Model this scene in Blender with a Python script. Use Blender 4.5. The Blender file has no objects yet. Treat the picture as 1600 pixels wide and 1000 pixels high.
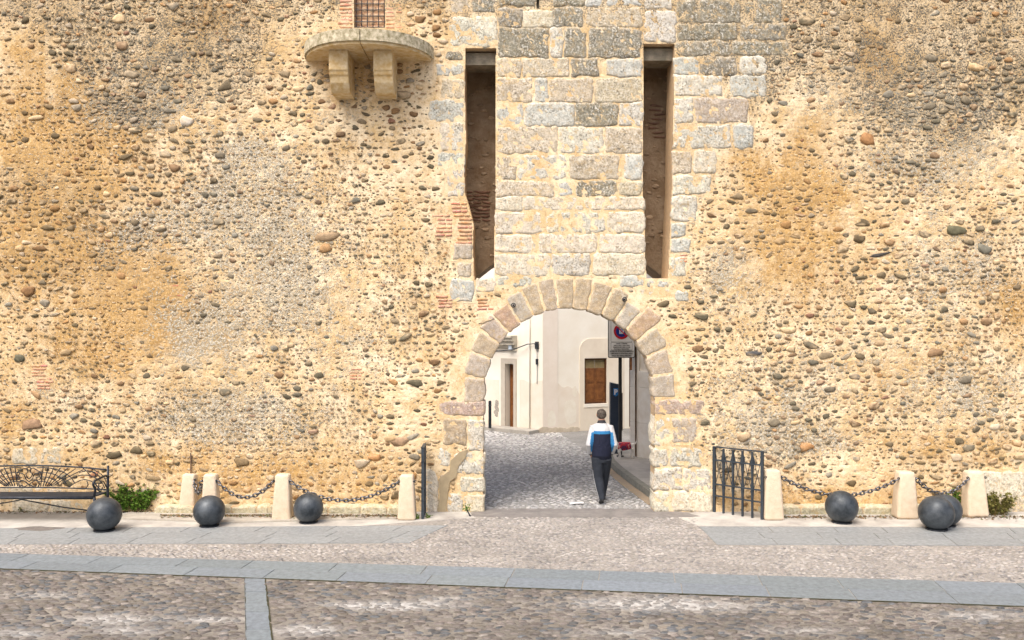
import bpy, bmesh, math, random
import numpy as np
from mathutils import Vector, Matrix
R = math.radians
random.seed(7); rng = np.random.default_rng(7)
scene = bpy.context.scene
COL = scene.collection

# ------------------------------------------------------------------ camera, sky, sun, exposure
F = 1290.0; CH = 3.3; HY = 502.0; WY = 14.3          # focal (photo px), eye height, horizon row, wall distance
cam = bpy.data.cameras.new('camera'); camo = bpy.data.objects.new('camera', cam); COL.objects.link(camo)
camo.location = (0, 0, CH); camo.rotation_euler = (R(90), 0, 0)
cam.sensor_width = 36; cam.lens = F / 1600 * 36; cam.shift_y = 2 / 1600; cam.clip_end = 500
scene.camera = camo
SUN_EL, SUN_AZ = R(58), math.atan2(-0.45, -0.80)
w = bpy.data.worlds.new('World'); scene.world = w; w.use_nodes = True
nt = w.node_tree; sky = nt.nodes.new('ShaderNodeTexSky'); sky.sky_type = 'NISHITA'; sky.sun_disc = False
sky.sun_elevation = SUN_EL; sky.sun_rotation = SUN_AZ; sky.dust_density = 6; sky.air_density = 0.8
bg = nt.nodes['Background']; nt.links.new(sky.outputs[0], bg.inputs[0]); bg.inputs[1].default_value = 0.15
sl = bpy.data.lights.new('sun', 'SUN'); sl.energy = 1.0; sl.angle = R(36); sl.color = (1.0, 0.95, 0.87)
so = bpy.data.objects.new('sun', sl); COL.objects.link(so)
sd = Vector((math.sin(SUN_AZ) * math.cos(SUN_EL), math.cos(SUN_AZ) * math.cos(SUN_EL), math.sin(SUN_EL)))
so.rotation_euler = sd.to_track_quat('Z', 'Y').to_euler(); so.location = (-6, -10, 20)
scene.view_settings.view_transform = 'Standard'; scene.view_settings.look = 'None'
scene.view_settings.exposure = 0.97; scene.view_settings.gamma = 1

# ------------------------------------------------------------------ helpers
def P(px, py, z=0.0):                      # photo pixel of a point at height z -> world
    d = (CH - z) * F / (py - HY); return Vector(((px - 800) * d / F, d, z))
def Q(px, py, Y):                          # photo pixel of a point at distance Y -> world
    return Vector(((px - 800) * Y / F, Y, CH - (py - HY) * Y / F))
def node(m, t, **k):
    n = m.node_tree.nodes.new('ShaderNode' + t)
    for a, b in k.items():
        if a.startswith('i_'):
            key = a[2:]; n.inputs[int(key) if key.isdigit() else key].default_value = b
        else: setattr(n, a, b)
    return n
def L(m, a, b): m.node_tree.links.new(a, b)
def mat(name, c=(.5, .5, .5), rough=.8, metal=0, c2=None, scale=8, detail=6, bump=0, bscale=None, bdist=.01, spec=.3, ramp=(.35, .65)):
    m = bpy.data.materials.new(name); m.use_nodes = True; p = m.node_tree.nodes['Principled BSDF']
    p.inputs['Base Color'].default_value = (*c, 1); p.inputs['Roughness'].default_value = rough
    p.inputs['Metallic'].default_value = metal; p.inputs['Specular IOR Level'].default_value = spec
    tc = node(m, 'TexCoord')
    if c2:
        n = node(m, 'TexNoise', i_Scale=scale, i_Detail=detail, i_Roughness=.65); L(m, tc.outputs['Object'], n.inputs['Vector'])
        r = node(m, 'ValToRGB'); r.color_ramp.elements[0].position = ramp[0]; r.color_ramp.elements[1].position = ramp[1]
        r.color_ramp.elements[0].color = (*c, 1); r.color_ramp.elements[1].color = (*c2, 1)
        L(m, n.outputs[0], r.inputs[0]); L(m, r.outputs[0], p.inputs['Base Color'])
    if bump:
        b = node(m, 'TexNoise', i_Scale=bscale or scale * 4, i_Detail=5.0, i_Roughness=.6); L(m, tc.outputs['Object'], b.inputs['Vector'])
        bb = node(m, 'Bump', i_Strength=bump, i_Distance=bdist); L(m, b.outputs[0], bb.inputs['Height']); L(m, bb.outputs[0], p.inputs['Normal'])
    return m
def mmix(m, fac, a, b, blend='MIX'):
    n = node(m, 'Mix', data_type='RGBA', blend_type=blend)
    for s, v in ((n.inputs[0], fac), (n.inputs[6], a), (n.inputs[7], b)):
        if hasattr(v, 'links') or isinstance(v, bpy.types.NodeSocket): L(m, v, s)
        elif isinstance(v, (int, float)): s.default_value = v
        else: s.default_value = (*v, 1)
    return n.outputs[2]
def mth(m, op, a, b=None, clamp=False):
    n = node(m, 'Math', operation=op, use_clamp=clamp)
    for s, v in ((n.inputs[0], a), (n.inputs[1], b)):
        if v is None: continue
        if isinstance(v, bpy.types.NodeSocket): L(m, v, s)
        else: s.default_value = v
    return n.outputs[0]
def mrange(m, v, a, b, c=0., d=1.):
    n = node(m, 'MapRange'); L(m, v, n.inputs[0])
    for i, x in zip((1, 2, 3, 4), (a, b, c, d)): n.inputs[i].default_value = x
    return n.outputs[0]

def tag(o, label=None, cat=None, group=None, kind=None):
    if label: o['label'] = label
    if cat: o['category'] = cat
    if group: o['group'] = group
    if kind: o['kind'] = kind
    return o
def empty(name, loc, rz=0, parent=None):
    o = bpy.data.objects.new(name, None); COL.objects.link(o); o.location = loc; o.rotation_euler = (0, 0, rz)
    o.empty_display_size = .1; o.parent = parent; return o
def mesh_np(name, V, Fc, material, parent=None, colors=None, smooth=True, cname='tint', extra=None):
    """V (N,3); Fc list of int arrays (M,k) or one array."""
    me = bpy.data.meshes.new(name); V = np.asarray(V, dtype=np.float32)
    if not isinstance(Fc, list): Fc = [Fc]
    Fc = [np.asarray(f, dtype=np.int32) for f in Fc if len(f)]
    nf = sum(len(f) for f in Fc); loops = np.concatenate([f.ravel() for f in Fc])
    tot = np.concatenate([np.full(len(f), f.shape[1], dtype=np.int32) for f in Fc]); st = np.concatenate([[0], np.cumsum(tot)[:-1]]).astype(np.int32)
    me.vertices.add(len(V)); me.vertices.foreach_set('co', V.ravel())
    me.loops.add(len(loops)); me.loops.foreach_set('vertex_index', loops)
    me.polygons.add(nf); me.polygons.foreach_set('loop_start', st); me.polygons.foreach_set('loop_total', tot)
    me.update(calc_edges=True)
    for cn, cc in ([(cname, colors)] if colors is not None else []) + (extra or []):
        cc = np.asarray(cc, dtype=np.float32)
        if cc.shape[1] == 3: cc = np.hstack([cc, np.ones((len(cc), 1), np.float32)])
        a = me.color_attributes.new(cn, 'FLOAT_COLOR', 'POINT'); a.data.foreach_set('color', cc.ravel())
    me.polygons.foreach_set('use_smooth', np.full(nf, smooth)); me.validate(); me.materials.append(material)
    o = bpy.data.objects.new(name, me); COL.objects.link(o); o.parent = parent; return o
class MB:
    def __init__(s): s.bm = bmesh.new()
    def box(s, x0, x1, y0, y1, z0, z1, M=None, bev=0):
        r = bmesh.ops.create_cube(s.bm, size=1); T = Matrix.Translation(((x0+x1)/2, (y0+y1)/2, (z0+z1)/2)) @ Matrix.Diagonal((x1-x0, y1-y0, z1-z0, 1))
        bmesh.ops.transform(s.bm, matrix=(M @ T) if M else T, verts=r['verts'])
        if bev:
            es = {e for v in r['verts'] for e in v.link_edges}; bmesh.ops.bevel(s.bm, geom=list(es), offset=bev, segments=2, affect='EDGES', profile=.5)
        return s
    def tube(s, pts, rad, seg=8, closed=False, cap=True):
        pts = [Vector(p) for p in pts]; n = len(pts); rings = []; up = None
        rads = rad if isinstance(rad, (list, tuple)) else [rad] * n
        for i, p in enumerate(pts):
            if closed: t = pts[(i+1) % n] - pts[i-1]
            else: t = pts[min(i+1, n-1)] - pts[max(i-1, 0)]
            t.normalize()
            if up is None: up = Vector((0, 0, 1)) if abs(t.z) < .9 else Vector((1, 0, 0))
            a = t.cross(up); a = a.normalized() if a.length > 1e-4 else t.orthogonal().normalized(); b = a.cross(t).normalized(); up = b
            rr = rads[i]; rx, ry = rr if isinstance(rr, tuple) else (rr, rr)
            rings.append([s.bm.verts.new(p + a * math.cos(k*2*math.pi/seg) * rx + b * math.sin(k*2*math.pi/seg) * ry) for k in range(seg)])
        m = n if closed else n - 1
        for i in range(m):
            A, B = rings[i], rings[(i+1) % n]
            for k in range(seg): s.bm.faces.new((A[k], A[(k+1) % seg], B[(k+1) % seg], B[k]))
        if cap and not closed:
            s.bm.faces.new(rings[0][::-1]); s.bm.faces.new(rings[-1])
        return s
    def prism(s, pts, y0, y1, axis='y', M=None):      # outline in XZ (axis y) or XY (axis z)
        def mk(p, t): 
            v = Vector((p[0], t, p[1])) if axis == 'y' else (Vector((p[0], p[1], t)) if axis == 'z' else Vector((t, p[0], p[1])))
            return s.bm.verts.new(M @ v if M else v)
        A = [mk(p, y0) for p in pts]; B = [mk(p, y1) for p in pts]; n = len(pts)
        s.bm.faces.new(A); s.bm.faces.new(B[::-1])
        for i in range(n): s.bm.faces.new((A[i], B[i], B[(i+1) % n], A[(i+1) % n]))
        return s
    def lathe(s, prof, seg=32, loc=(0, 0, 0), M=None):
        rings = []
        for r_, z in prof:
            rings.append([s.bm.verts.new((M or Matrix()) @ (Vector(loc) + Vector((r_*math.cos(k*2*math.pi/seg), r_*math.sin(k*2*math.pi/seg), z)))) for k in range(seg)])
        for A, B in zip(rings, rings[1:]):
            for k in range(seg): s.bm.faces.new((A[k], A[(k+1) % seg], B[(k+1) % seg], B[k]))
        s.bm.faces.new(rings[0][::-1]); s.bm.faces.new(rings[-1]); return s
    def build(s, name, material, parent=None, smooth=False, angle=None):
        bmesh.ops.recalc_face_normals(s.bm, faces=s.bm.faces[:])
        me = bpy.data.meshes.new(name); s.bm.to_mesh(me); s.bm.free()
        if smooth:
            me.polygons.foreach_set('use_smooth', [True] * len(me.polygons))
            if angle: me.set_sharp_from_angle(angle=R(angle))
        me.materials.append(material); o = bpy.data.objects.new(name, me); COL.objects.link(o); o.parent = parent; return o
def sm(t): return t * t * (3 - 2 * t)
_tab = rng.random((256, 256))
def vn(x, y, seed=0):
    x = np.asarray(x, float) + seed * 17.31; y = np.asarray(y, float) + seed * 9.77
    xi = np.floor(x).astype(int); yi = np.floor(y).astype(int); fx = sm(x - xi); fy = sm(y - yi)
    a = _tab[xi & 255, yi & 255]; b = _tab[(xi+1) & 255, yi & 255]; c = _tab[xi & 255, (yi+1) & 255]; d = _tab[(xi+1) & 255, (yi+1) & 255]
    return (a*(1-fx)+b*fx)*(1-fy) + (c*(1-fx)+d*fx)*fy
def fbm(x, y, o=4, seed=0):
    s = 0; a = 1; t = 0
    for i in range(o): s = s + a * vn(np.asarray(x)*2**i, np.asarray(y)*2**i, seed+i*3); t += a; a *= .55
    return s / t                       # 0..1 about .5
def ico(sub):
    bm = bmesh.new(); bmesh.ops.create_icosphere(bm, subdivisions=sub, radius=1)
    V = np.array([v.co[:] for v in bm.verts]); Fa = np.array([[v.index for v in f.verts] for f in bm.faces]); bm.free(); return V, Fa
IC1, IC2 = ico(1), ico(2)
def pebbles(C, S, A, cols, tpl, plane='wall', rough=.12, coat=None):
    """C centres (n,3), S half sizes (n,3) [long, short, out], A in-plane angle, returns V,F,colours"""
    T, Fa = tpl; n = len(C); k = len(T)
    d = 1 + rough * rng.standard_normal((n, k, 1)).clip(-2, 2); X = T[None] * d
    X = np.sign(X) * np.abs(X) ** .82
    k1, k2, k3, k4 = rng.normal(0, .16, (4, n, 1)); u0, v0 = X[..., 0].copy(), X[..., 1].copy()
    X[..., 0] = u0 + k1*(v0**2-.3) + k3*u0*v0; X[..., 1] = v0 + k2*(u0**2-.3) + k4*u0*v0*1.6
    X = X * S[:, None, :]; ca, sa = np.cos(A)[:, None], np.sin(A)[:, None]
    u = X[..., 0]*ca - X[..., 1]*sa; v = X[..., 0]*sa + X[..., 1]*ca; o_ = X[..., 2]
    V = np.stack([u, o_, v], -1) if plane == 'wall' else np.stack([u, v, o_], -1)
    V = V + C[:, None, :]
    Fq = (Fa[None] + (np.arange(n) * k)[:, None, None]).reshape(-1, 3)
    cc = np.repeat(cols, k, axis=0).reshape(n, k, 3)
    if coat is not None:       # lime mortar smeared over part of each stone
        f = (rng.uniform(-1.5, .75, (n, 1)) + .7*rng.standard_normal((n, k))*.6 + (np.abs(T[None, :, 1]) < .3)*-.2 + (T[None, :, 2] > -.4)*.3*0).clip(0, .85)[..., None]
        cc = cc*(1-f) + np.array(coat)*f
    return V.reshape(-1, 3), Fq, cc.reshape(-1, 3)

# ------------------------------------------------------------------ materials
def tinted(name, speck=.0, sscale=220, rough=.85, bump=.5, bscale=120, bdist=.006, var=.35, spec=.25):
    """colour from the stone's own tint, varied by noise; tint alpha = amount of granite speckle"""
    m = bpy.data.materials.new(name); m.use_nodes = True; p = m.node_tree.nodes['Principled BSDF']
    at = node(m, 'VertexColor', layer_name='tint'); g = node(m, 'NewGeometry')
    n1 = node(m, 'TexNoise', i_Scale=14., i_Detail=6., i_Roughness=.7); L(m, g.outputs['Position'], n1.inputs['Vector'])
    n2 = node(m, 'TexNoise', i_Scale=float(sscale), i_Detail=3., i_Roughness=.7); L(m, g.outputs['Position'], n2.inputs['Vector'])
    f = mrange(m, n1.outputs[0], .3, .7, 1 - var, 1 + var)
    c = mmix(m, 1., at.outputs[0], f, 'MULTIPLY')
    if speck:
        n4 = node(m, 'TexNoise', i_Scale=6., i_Detail=4., i_Roughness=.6); L(m, g.outputs['Position'], n4.inputs['Vector'])
        am = mth(m, 'MULTIPLY', at.outputs[1], mth(m, 'MULTIPLY', mrange(m, n4.outputs[0], .38, .62, .35, 1.2), speck))
        sp = mth(m, 'MULTIPLY', mrange(m, n2.outputs[0], .50, .64), am, True)
        c = mmix(m, sp, c, (.085, .08, .065))
        sp2 = mth(m, 'MULTIPLY', mrange(m, n2.outputs[0], .47, .36), mth(m, 'MULTIPLY', am, .85), True)
        c = mmix(m, sp2, c, (.74, .72, .65))
        n3 = node(m, 'TexNoise', i_Scale=11., i_Detail=6., i_Roughness=.8); L(m, g.outputs['Position'], n3.inputs['Vector'])
        c = mmix(m, mrange(m, n3.outputs[0], .52, .64, 0., .65), c, (.44, .31, .14))
        c = mmix(m, mrange(m, n3.outputs[0], .44, .34, 0., .5), c, (.62, .60, .52))
    L(m, c, p.inputs['Base Color']); p.inputs['Roughness'].default_value = rough; p.inputs['Specular IOR Level'].default_value = spec
    nb = node(m, 'TexNoise', i_Scale=float(bscale), i_Detail=4., i_Roughness=.65); L(m, g.outputs['Position'], nb.inputs['Vector'])
    b = node(m, 'Bump', i_Strength=bump, i_Distance=bdist); L(m, nb.outputs[0], b.inputs['Height']); L(m, b.outputs[0], p.inputs['Normal'])
    return m
M_PEB = tinted('pebble_stone', rough=.7, bump=.35, bscale=90)
M_ASH = tinted('granite_block', speck=.9, sscale=30, bump=.9, bscale=45, bdist=.012, var=.3)
M_VOU = tinted('arch_granite', speck=.75, sscale=60, bump=.7, bscale=70, bdist=.008, var=.25)
M_BRK = tinted('red_brick', bump=.7, bscale=60, bdist=.008)
M_COB = tinted('cobble_stone', rough=.55, bump=.4, bscale=80, bdist=.004, var=.4, spec=.4)
M_SLAB = tinted('granite_slab', speck=.0, rough=.65, bump=.3, bscale=120, bdist=.004, var=.26)

def mortar_material():
    m = bpy.data.materials.new('lime_mortar'); m.use_nodes = True; p = m.node_tree.nodes['Principled BSDF']
    at = node(m, 'VertexColor', layer_name='mask'); sp = node(m, 'SeparateColor'); L(m, at.outputs[0], sp.inputs[0])
    g = node(m, 'NewGeometry'); pos = g.outputs['Position']
    def noise(s, d=5., r=.65, dist=0.):
        n = node(m, 'TexNoise', i_Scale=float(s), i_Detail=d, i_Roughness=r, i_Distortion=dist); L(m, pos, n.inputs['Vector']); return n.outputs[0]
    nA, nB, nC, nD = noise(2.2, 7., .7), noise(22, 5., .7), noise(75, 4., .7), noise(5, 8., .72, .6)
    nE, nF = noise(34, 4., .7), noise(3.2, 9., .75, .3)
    base = mmix(m, mrange(m, nA, .38, .62), (.66, .48, .25), (.86, .73, .51))
    base = mmix(m, mrange(m, nD, .42, .62, 0., .45), base, (.54, .33, .13))
    och = mth(m, 'MULTIPLY', sp.outputs[0], mrange(m, nF, .32, .58, .25, 1.3), True)
    ochc = mmix(m, mrange(m, nB, .35, .65), (.31, .165, .042), (.58, .355, .12))
    base = mmix(m, mth(m, 'MULTIPLY', och, .85), base, ochc)
    base = mmix(m, mth(m, 'MULTIPLY', mth(m, 'MINIMUM', sp.outputs[2], .6), .55), base, (.30, .23, .14))
    # pale lime smears and grainy sand
    base = mmix(m, mrange(m, nE, .53, .66, 0., .6), base, (.84, .71, .50))
    base = mmix(m, mrange(m, nB, .47, .36, 0., .55), base, (.33, .22, .11))
    # exposed grey aggregate
    th = mth(m, 'SUBTRACT', mth(m, 'ADD', mth(m, 'MINIMUM', sp.outputs[1], .5), mth(m, 'ADD', mth(m, 'MULTIPLY', mth(m, 'SUBTRACT', nD, .5), 1.3), mth(m, 'MULTIPLY', mth(m, 'SUBTRACT', nB, .5), 1.7))), .36)
    ag = mth(m, 'MULTIPLY', mrange(m, th, -.03, .10), mrange(m, nE, .40, .52, .25, 1.))
    agc = node(m, 'ValToRGB'); e = agc.color_ramp.elements; e[0].position = .36; e[0].color = (.11, .10, .08, 1); e[1].position = .62; e[1].color = (.78, .72, .60, 1)
    x = e.new(.46); x.color = (.36, .335, .255, 1); x = e.new(.53); x.color = (.57, .525, .41, 1); L(m, nE, agc.inputs[0])
    agc2 = mmix(m, mrange(m, nC, .44, .62, 0., .35), agc.outputs[0], (.20, .185, .145))
    base = mmix(m, mth(m, 'MULTIPLY', ag, .92), base, agc2)
    # black lichen crust, plus vignette darkening painted in along the top
    dk = mrange(m, mth(m, 'ADD', mth(m, 'MINIMUM', sp.outputs[2], .42), mth(m, 'ADD', mth(m, 'MULTIPLY', mth(m, 'SUBTRACT', nD, .5), 1.2), mth(m, 'MULTIPLY', mth(m, 'SUBTRACT', nE, .5), 2.4))), .36, .56)
    base = mmix(m, mth(m, 'MULTIPLY', dk, .85), base, mmix(m, mrange(m, nC, .42, .6), (.03, .03, .024), (.20, .19, .155)))
    base = mmix(m, mrange(m, nC, .62, .70, 0., .7), base, (.13, .09, .045))
    L(m, base, p.inputs['Base Color']); p.inputs['Roughness'].default_value = .95; p.inputs['Specular IOR Level'].default_value = .15
    h = mth(m, 'ADD', mth(m, 'MULTIPLY', nB, mth(m, 'ADD', .9, mth(m, 'MULTIPLY', ag, 1.2))), mth(m, 'MULTIPLY', nE, mth(m, 'ADD', .6, mth(m, 'MULTIPLY', ag, 1.6))))
    b = node(m, 'Bump', i_Strength=.55, i_Distance=.022); L(m, h, b.inputs['Height']); L(m, b.outputs[0], p.inputs['Normal'])
    return m
M_MORT = mortar_material()
M_JMORT = mat('joint_mortar', (.62, .44, .25), .95, c2=(.48, .35, .22), scale=12, bump=.6, bscale=50, bdist=.02)
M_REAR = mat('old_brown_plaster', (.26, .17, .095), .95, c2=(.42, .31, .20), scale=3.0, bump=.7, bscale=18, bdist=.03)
M_IRON = mat('black_iron', (.022, .026, .034), .5, .6, c2=(.05, .056, .065), scale=18, bump=.15, bscale=60, bdist=.002)
M_STEEL = mat('blue_grey_painted_steel', (.034, .044, .055), .5, .3, c2=(.055, .068, .08), scale=10, bump=.1, bscale=80, bdist=.002)
M_CHAIN = mat('galvanised_chain', (.26, .26, .27), .30, .85, c2=(.06, .06, .065), scale=30)
M_POST = mat('cast_cream_stone', (.58, .46, .32), .9, c2=(.66, .55, .41), scale=9, bump=.7, bscale=45, bdist=.012)
M_WEED = mat('weed_leaf', (.05, .13, .012), .6, c2=(.15, .24, .03), scale=30, ramp=(.4, .6))
M_STALK = mat('dry_stalk', (.20, .13, .05), .8, c2=(.1, .09, .03), scale=20)

# ------------------------------------------------------------------ fortress wall: regions in photo pixels on the wall plane
s_px = WY / F
def WX(px): return (np.asarray(px) - 800.0) * s_px
def WZ(py): return CH - (np.asarray(py) - HY) * s_px
AC, AR = (888.5, 614.0), 131.5
SLOT_L = [(727, 75), (775, 75), (774, 200), (775, 300), (772, 370), (773, 437), (741, 437), (739, 385), (740, 350), (733, 322), (726, 300), (725, 262), (728, 220), (726, 140)]
SLOT_R = [(1005, 68), (1054, 68), (1052, 180), (1050, 300), (1046, 380), (1044, 435), (1010, 435), (1008, 400), (1007, 330), (1004, 300), (1005, 180)]
def arch_pts(r, n=40, y=800, c=AC):
    return [(c[0]-r, y)] + [(c[0] - r*math.cos(math.pi*i/n), c[1] - r*math.sin(math.pi*i/n)) for i in range(n+1)] + [(c[0]+r, y)]
def inside(poly, X, Y):
    r = np.zeros(X.shape, bool); n = len(poly)
    for i in range(n):
        x1, y1 = poly[i]; x2, y2 = poly[(i+1) % n]
        if y1 == y2: continue
        c = ((y1 > Y) != (y2 > Y)) & (X < (x2-x1)*(Y-y1)/(y2-y1)+x1); r ^= c
    return r
WALL = empty('fortress_wall', (0, WY, 0)); WALLoff = Vector((0, -WY, 0))
tag(WALL, 'tall ochre rubble town wall of pebbles in mortar with a round stone archway', 'wall')
def put(o, parent=None): o.parent = parent or WALL; o.location = Vector(o.location) + (WALLoff if (parent is None or parent is WALL) else Vector()); return o

# ashlar blocks: (x0,y0,x1,y1,kind)  kinds: w white granite, d dark lichened, b bluish, t tan, p pinkish, l pale
AB = []
def row(y0, y1, xs, kinds):
    for (a, b), k in zip(xs, kinds): AB.append((a, y0, b, y1, k))
row(-80, -42, [(780, 850), (853, 930), (934, 1003)], 'dtd'); row(-40, -4, [(779, 822), (826, 905), (909, 1003)], 'tdt')
row(-2, 9, [(779, 836), (866, 912), (916, 1003)], 'ddb'); row(12, 42, [(779, 816), (866, 911), (916, 1003)], 'ddt'); row(16, 42, [(818, 864)], 'l')
row(44, 89, [(779, 856), (860, 878), (882, 915), (921, 1001)], 'dwdd'); row(92, 119, [(777, 814), (817, 890), (893, 934), (948, 1003)], 'ttdb')
row(122, 159, [(777, 832), (836, 856), (858, 925), (931, 1003)], 'tbtt'); row(162, 197, [(776, 817), (820, 897), (899, 965), (969, 1003)], 'bbdw')
row(199, 239, [(776, 871), (874, 943), (946, 1003)], 'twt'); row(242, 280, [(776, 806), (810, 886), (891, 965), (977, 1003)], 'twtb')
row(283, 306, [(776, 865), (874, 893), (900, 965), (968, 1003)], 'tbdt'); row(308, 329, [(775, 815), (818, 911), (915, 1007)], 'lll')
row(331, 364, [(775, 848), (851, 873), (876, 944), (948, 1007)], 'llwl'); row(367, 395, [(775, 838), (841, 932), (936, 1007)], 'lll')
row(397, 430, [(774, 860), (863, 921), (926, 1007)], 'lwl'); row(432, 447, [(778, 830), (968, 1006)], 'bb')
row(437, 456, [(743, 774)], 'l'); row(438, 470, [(704, 739)], 'b'); row(437, 450, [(1010, 1045)], 'b'); row(452, 462, [(1000, 1050)], 'l')
# left of the left slot
row(27, 73, [(704, 777)], 'w'); row(80, 95, [(698, 722)], 'd'); row(100, 118, [(682, 702), (706, 724)], 'bb'); row(124, 153, [(690, 724)], 't')
row(156, 190, [(672, 724)], 'b'); row(192, 236, [(688, 703), (706, 724)], 'lw'); row(239, 259, [(683, 724)], 'b'); row(262, 306, [(699, 723)], 'w')
row(382, 405, [(709, 737)], 'p'); row(410, 432, [(716, 736)], 't'); row(-30, 20, [(705, 735), (740, 774)], 'td')
# right of the right slot
row(18, 66, [(1007, 1055)], 'w'); row(-2, 14, [(1009, 1050)], 'w'); row(-40, -5, [(1008, 1052), (1056, 1120), (1124, 1180), (1184, 1240)], 'tdtd')
row(0, 35, [(1058, 1157), (1182, 1220)], 'dd'); row(4, 24, [(1162, 1179)], 'd'); row(38, 62, [(1059, 1152), (1157, 1228)], 'dd')
row(65, 86, [(1057, 1142), (1145, 1232)], 'dd'); row(89, 115, [(1055, 1089), (1093, 1150), (1158, 1199)], 'bdw'); row(118, 150, [(1054, 1128), (1141, 1196)], 'wb')
row(153, 192, [(1054, 1082), (1086, 1167)], 'wp'); row(195, 231, [(1053, 1140), (1147, 1175)], 'wb'); row(236, 271, [(1052, 1080), (1084, 1119)], 'tl')
row(275, 303, [(1052, 1110)], 'w'); row(306, 345, [(1051, 1088)], 'w'); row(350, 370, [(1048, 1070)], 'b'); row(374, 394, [(1048, 1078)], 'b'); row(402, 432, [(1048, 1070)], 'w')
row(455, 470, [(1055, 1075)], 'b')
# arch piers
row(627, 650, [(686, 757)], 'q'); row(625, 648, [(1021, 1100)], 'q'); row(655, 694, [(693, 729)], 'v'); row(654, 705, [(732, 757)], 'w')
row(700, 728, [(682, 703)], 'w'); row(708, 741, [(706, 757)], 'w'); row(745, 769, [(718, 757)], 'w'); row(772, 800, [(700, 722), (725, 757)], 'wl'); row(735, 800, [(668, 684)], 'l')
row(651, 697, [(1020, 1047)], 'w'); row(652, 690, [(1051, 1088)], 'p'); row(700, 729, [(1020, 1043), (1048, 1098)], 'ww'); row(732, 766, [(1020, 1066), (1069, 1109)], 'ww')
row(769, 800, [(1020, 1047), (1051, 1111)], 'wl')
row(736, 775, [(1530, 1600), (1603, 1670)], 'll'); row(778, 800, [(1540, 1610), (1614, 1700)], 'tl'); row(700, 725, [(20, 60), (64, 96)], 'tt')
row(762, 778, [(0, 50), (54, 98), (-60, -4)], 'ttt'); row(782, 799, [(20, 76), (80, 132)], 'll')
KC = {'w': ((.54, .51, .42), .85), 'd': ((.23, .21, .155), .95), 'b': ((.46, .465, .41), .7), 't': ((.50, .43, .31), .8), 'p': ((.42, .35, .28), .6), 'l': ((.60, .535, .41), .65),
      'q': ((.40, .30, .24), .5), 'v': ((.38, .30, .20), .35)}
BRICKS = []
for i in range(11):
    y = 316 + i*6.1; x1 = 727 + (3 if i < 2 else 11*min(1, max(0, (i-1)/3)))
    BRICKS.append((x1 - rng.uniform(20, 28), y, x1, y+4.0))
    if 2 < i < 9: BRICKS.append((x1 - rng.uniform(54, 60), y+1, x1 - 31, y+4.6))
for i in range(9):
    y = -6 + i*5.8; BRICKS.append((532+rng.uniform(-6, 3), y, 551, y+4.1)); BRICKS.append((603, y, 622+rng.uniform(-4, 8), y+4.1))
for (bx, by) in ((516, 455), (548, 575), (683, 462), (746, 466), (50, 570), (262, 445), (60, 590)):
    for i in range(4): BRICKS.append((bx+rng.uniform(-3, 3), by+i*5, bx+rng.uniform(14, 26), by+i*5+3.4))
for i in range(3): BRICKS.append((1062, 397+i*5, 1074, 400+i*5))

# raster of the places where no pebble goes
RX0, RY0, RW, RH = -700, -200, 3000, 1010
gx, gy = np.meshgrid(np.arange(RW)+RX0+.5, np.arange(RH)+RY0+.5)
block = inside([(720, 60), (782, 60), (782, 445), (735, 445), (720, 330)], gx, gy) | ((gx > 1000) & (gx < 1058) & (gy > 60) & (gy < 440)) | ((gx > 775) & (gx < 1006) & (gy < 432))
block |= (np.hypot(gx-AC[0], gy-AC[1]) < 186) & (gy < 620); block |= (gx > 750) & (gx < 1028) & (gy > 600)
for a, b, c, d, k in AB: block |= (gx > a-3) & (gx < c+3) & (gy > b-3) & (gy < d+3)
for a, b, c, d in BRICKS: block |= (gx > a-3) & (gx < c+3) & (gy > b-3) & (gy < d+3)
block |= (gx > 524) & (gx < 632) & (gy < 50)
block |= (gx > 476) & (gx < 678) & (gy > 60) & (gy < 98)
def blob(X, Y, lst):
    r = 0
    for (cx, cy, rx, ry, a) in lst: r = r + a*np.exp(-(((X-cx)/rx)**2 + ((Y-cy)/ry)**2))
    return r
OCH = [(130, 180, 110, 70, .8), (60, 380, 110, 70, 1.), (190, 430, 110, 60, .7), (150, 545, 110, 50, .8), (240, 490, 100, 60, .6), (30, 100, 70, 120, .4), (100, 270, 120, 60, .7), (330, 30, 60, 40, .8), (20, 650, 60, 60, .5),
       (1245, 320, 90, 75, 1.), (1170, 260, 60, 50, .5), (1215, 400, 90, 40, .6), (1370, 75, 50, 60, .8), (1240, 460, 100, 40, .35), (1585, 470, 60, 50, .6), (1400, 585, 60, 40, .4), (1500, 700, 140, 30, .5),
       (430, 740, 330, 45, .65), (620, 40, 60, 120, .35), (560, 120, 60, 40, .4), (1300, 780, 250, 25, .6), (1270, 210, 50, 30, .4), (690, 20, 20, 90, .3), (270, 620, 60, 30, .3)]
AGG = [(420, 400, 120, 130, .42), (390, 260, 90, 60, .36), (210, 175, 110, 40, .42), (250, 100, 160, 60, .3), (190, 380, 70, 50, .3), (310, 525, 90, 70, .36), (330, 655, 110, 40, .42), (500, 520, 90, 60, .18), (300, 340, 100, 40, .3),
       (1140, 430, 70, 60, .42), (1500, 420, 120, 90, .34), (1480, 150, 130, 100, .42), (1280, 130, 120, 60, .3), (1420, 260, 160, 50, .25), (1180, 640, 110, 90, .32), (1530, 620, 110, 60, .36), (1330, 560, 160, 100, .2), (1260, 690, 90, 25, .35),
       (560, 330, 120, 120, .08), (650, 480, 60, 60, .1), (440, 660, 130, 60, .25), (600, 560, 60, 60, .15), (1100, 240, 60, 90, .2), (520, 160, 60, 60, .15), (100, 620, 100, 40, .22)]
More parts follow.
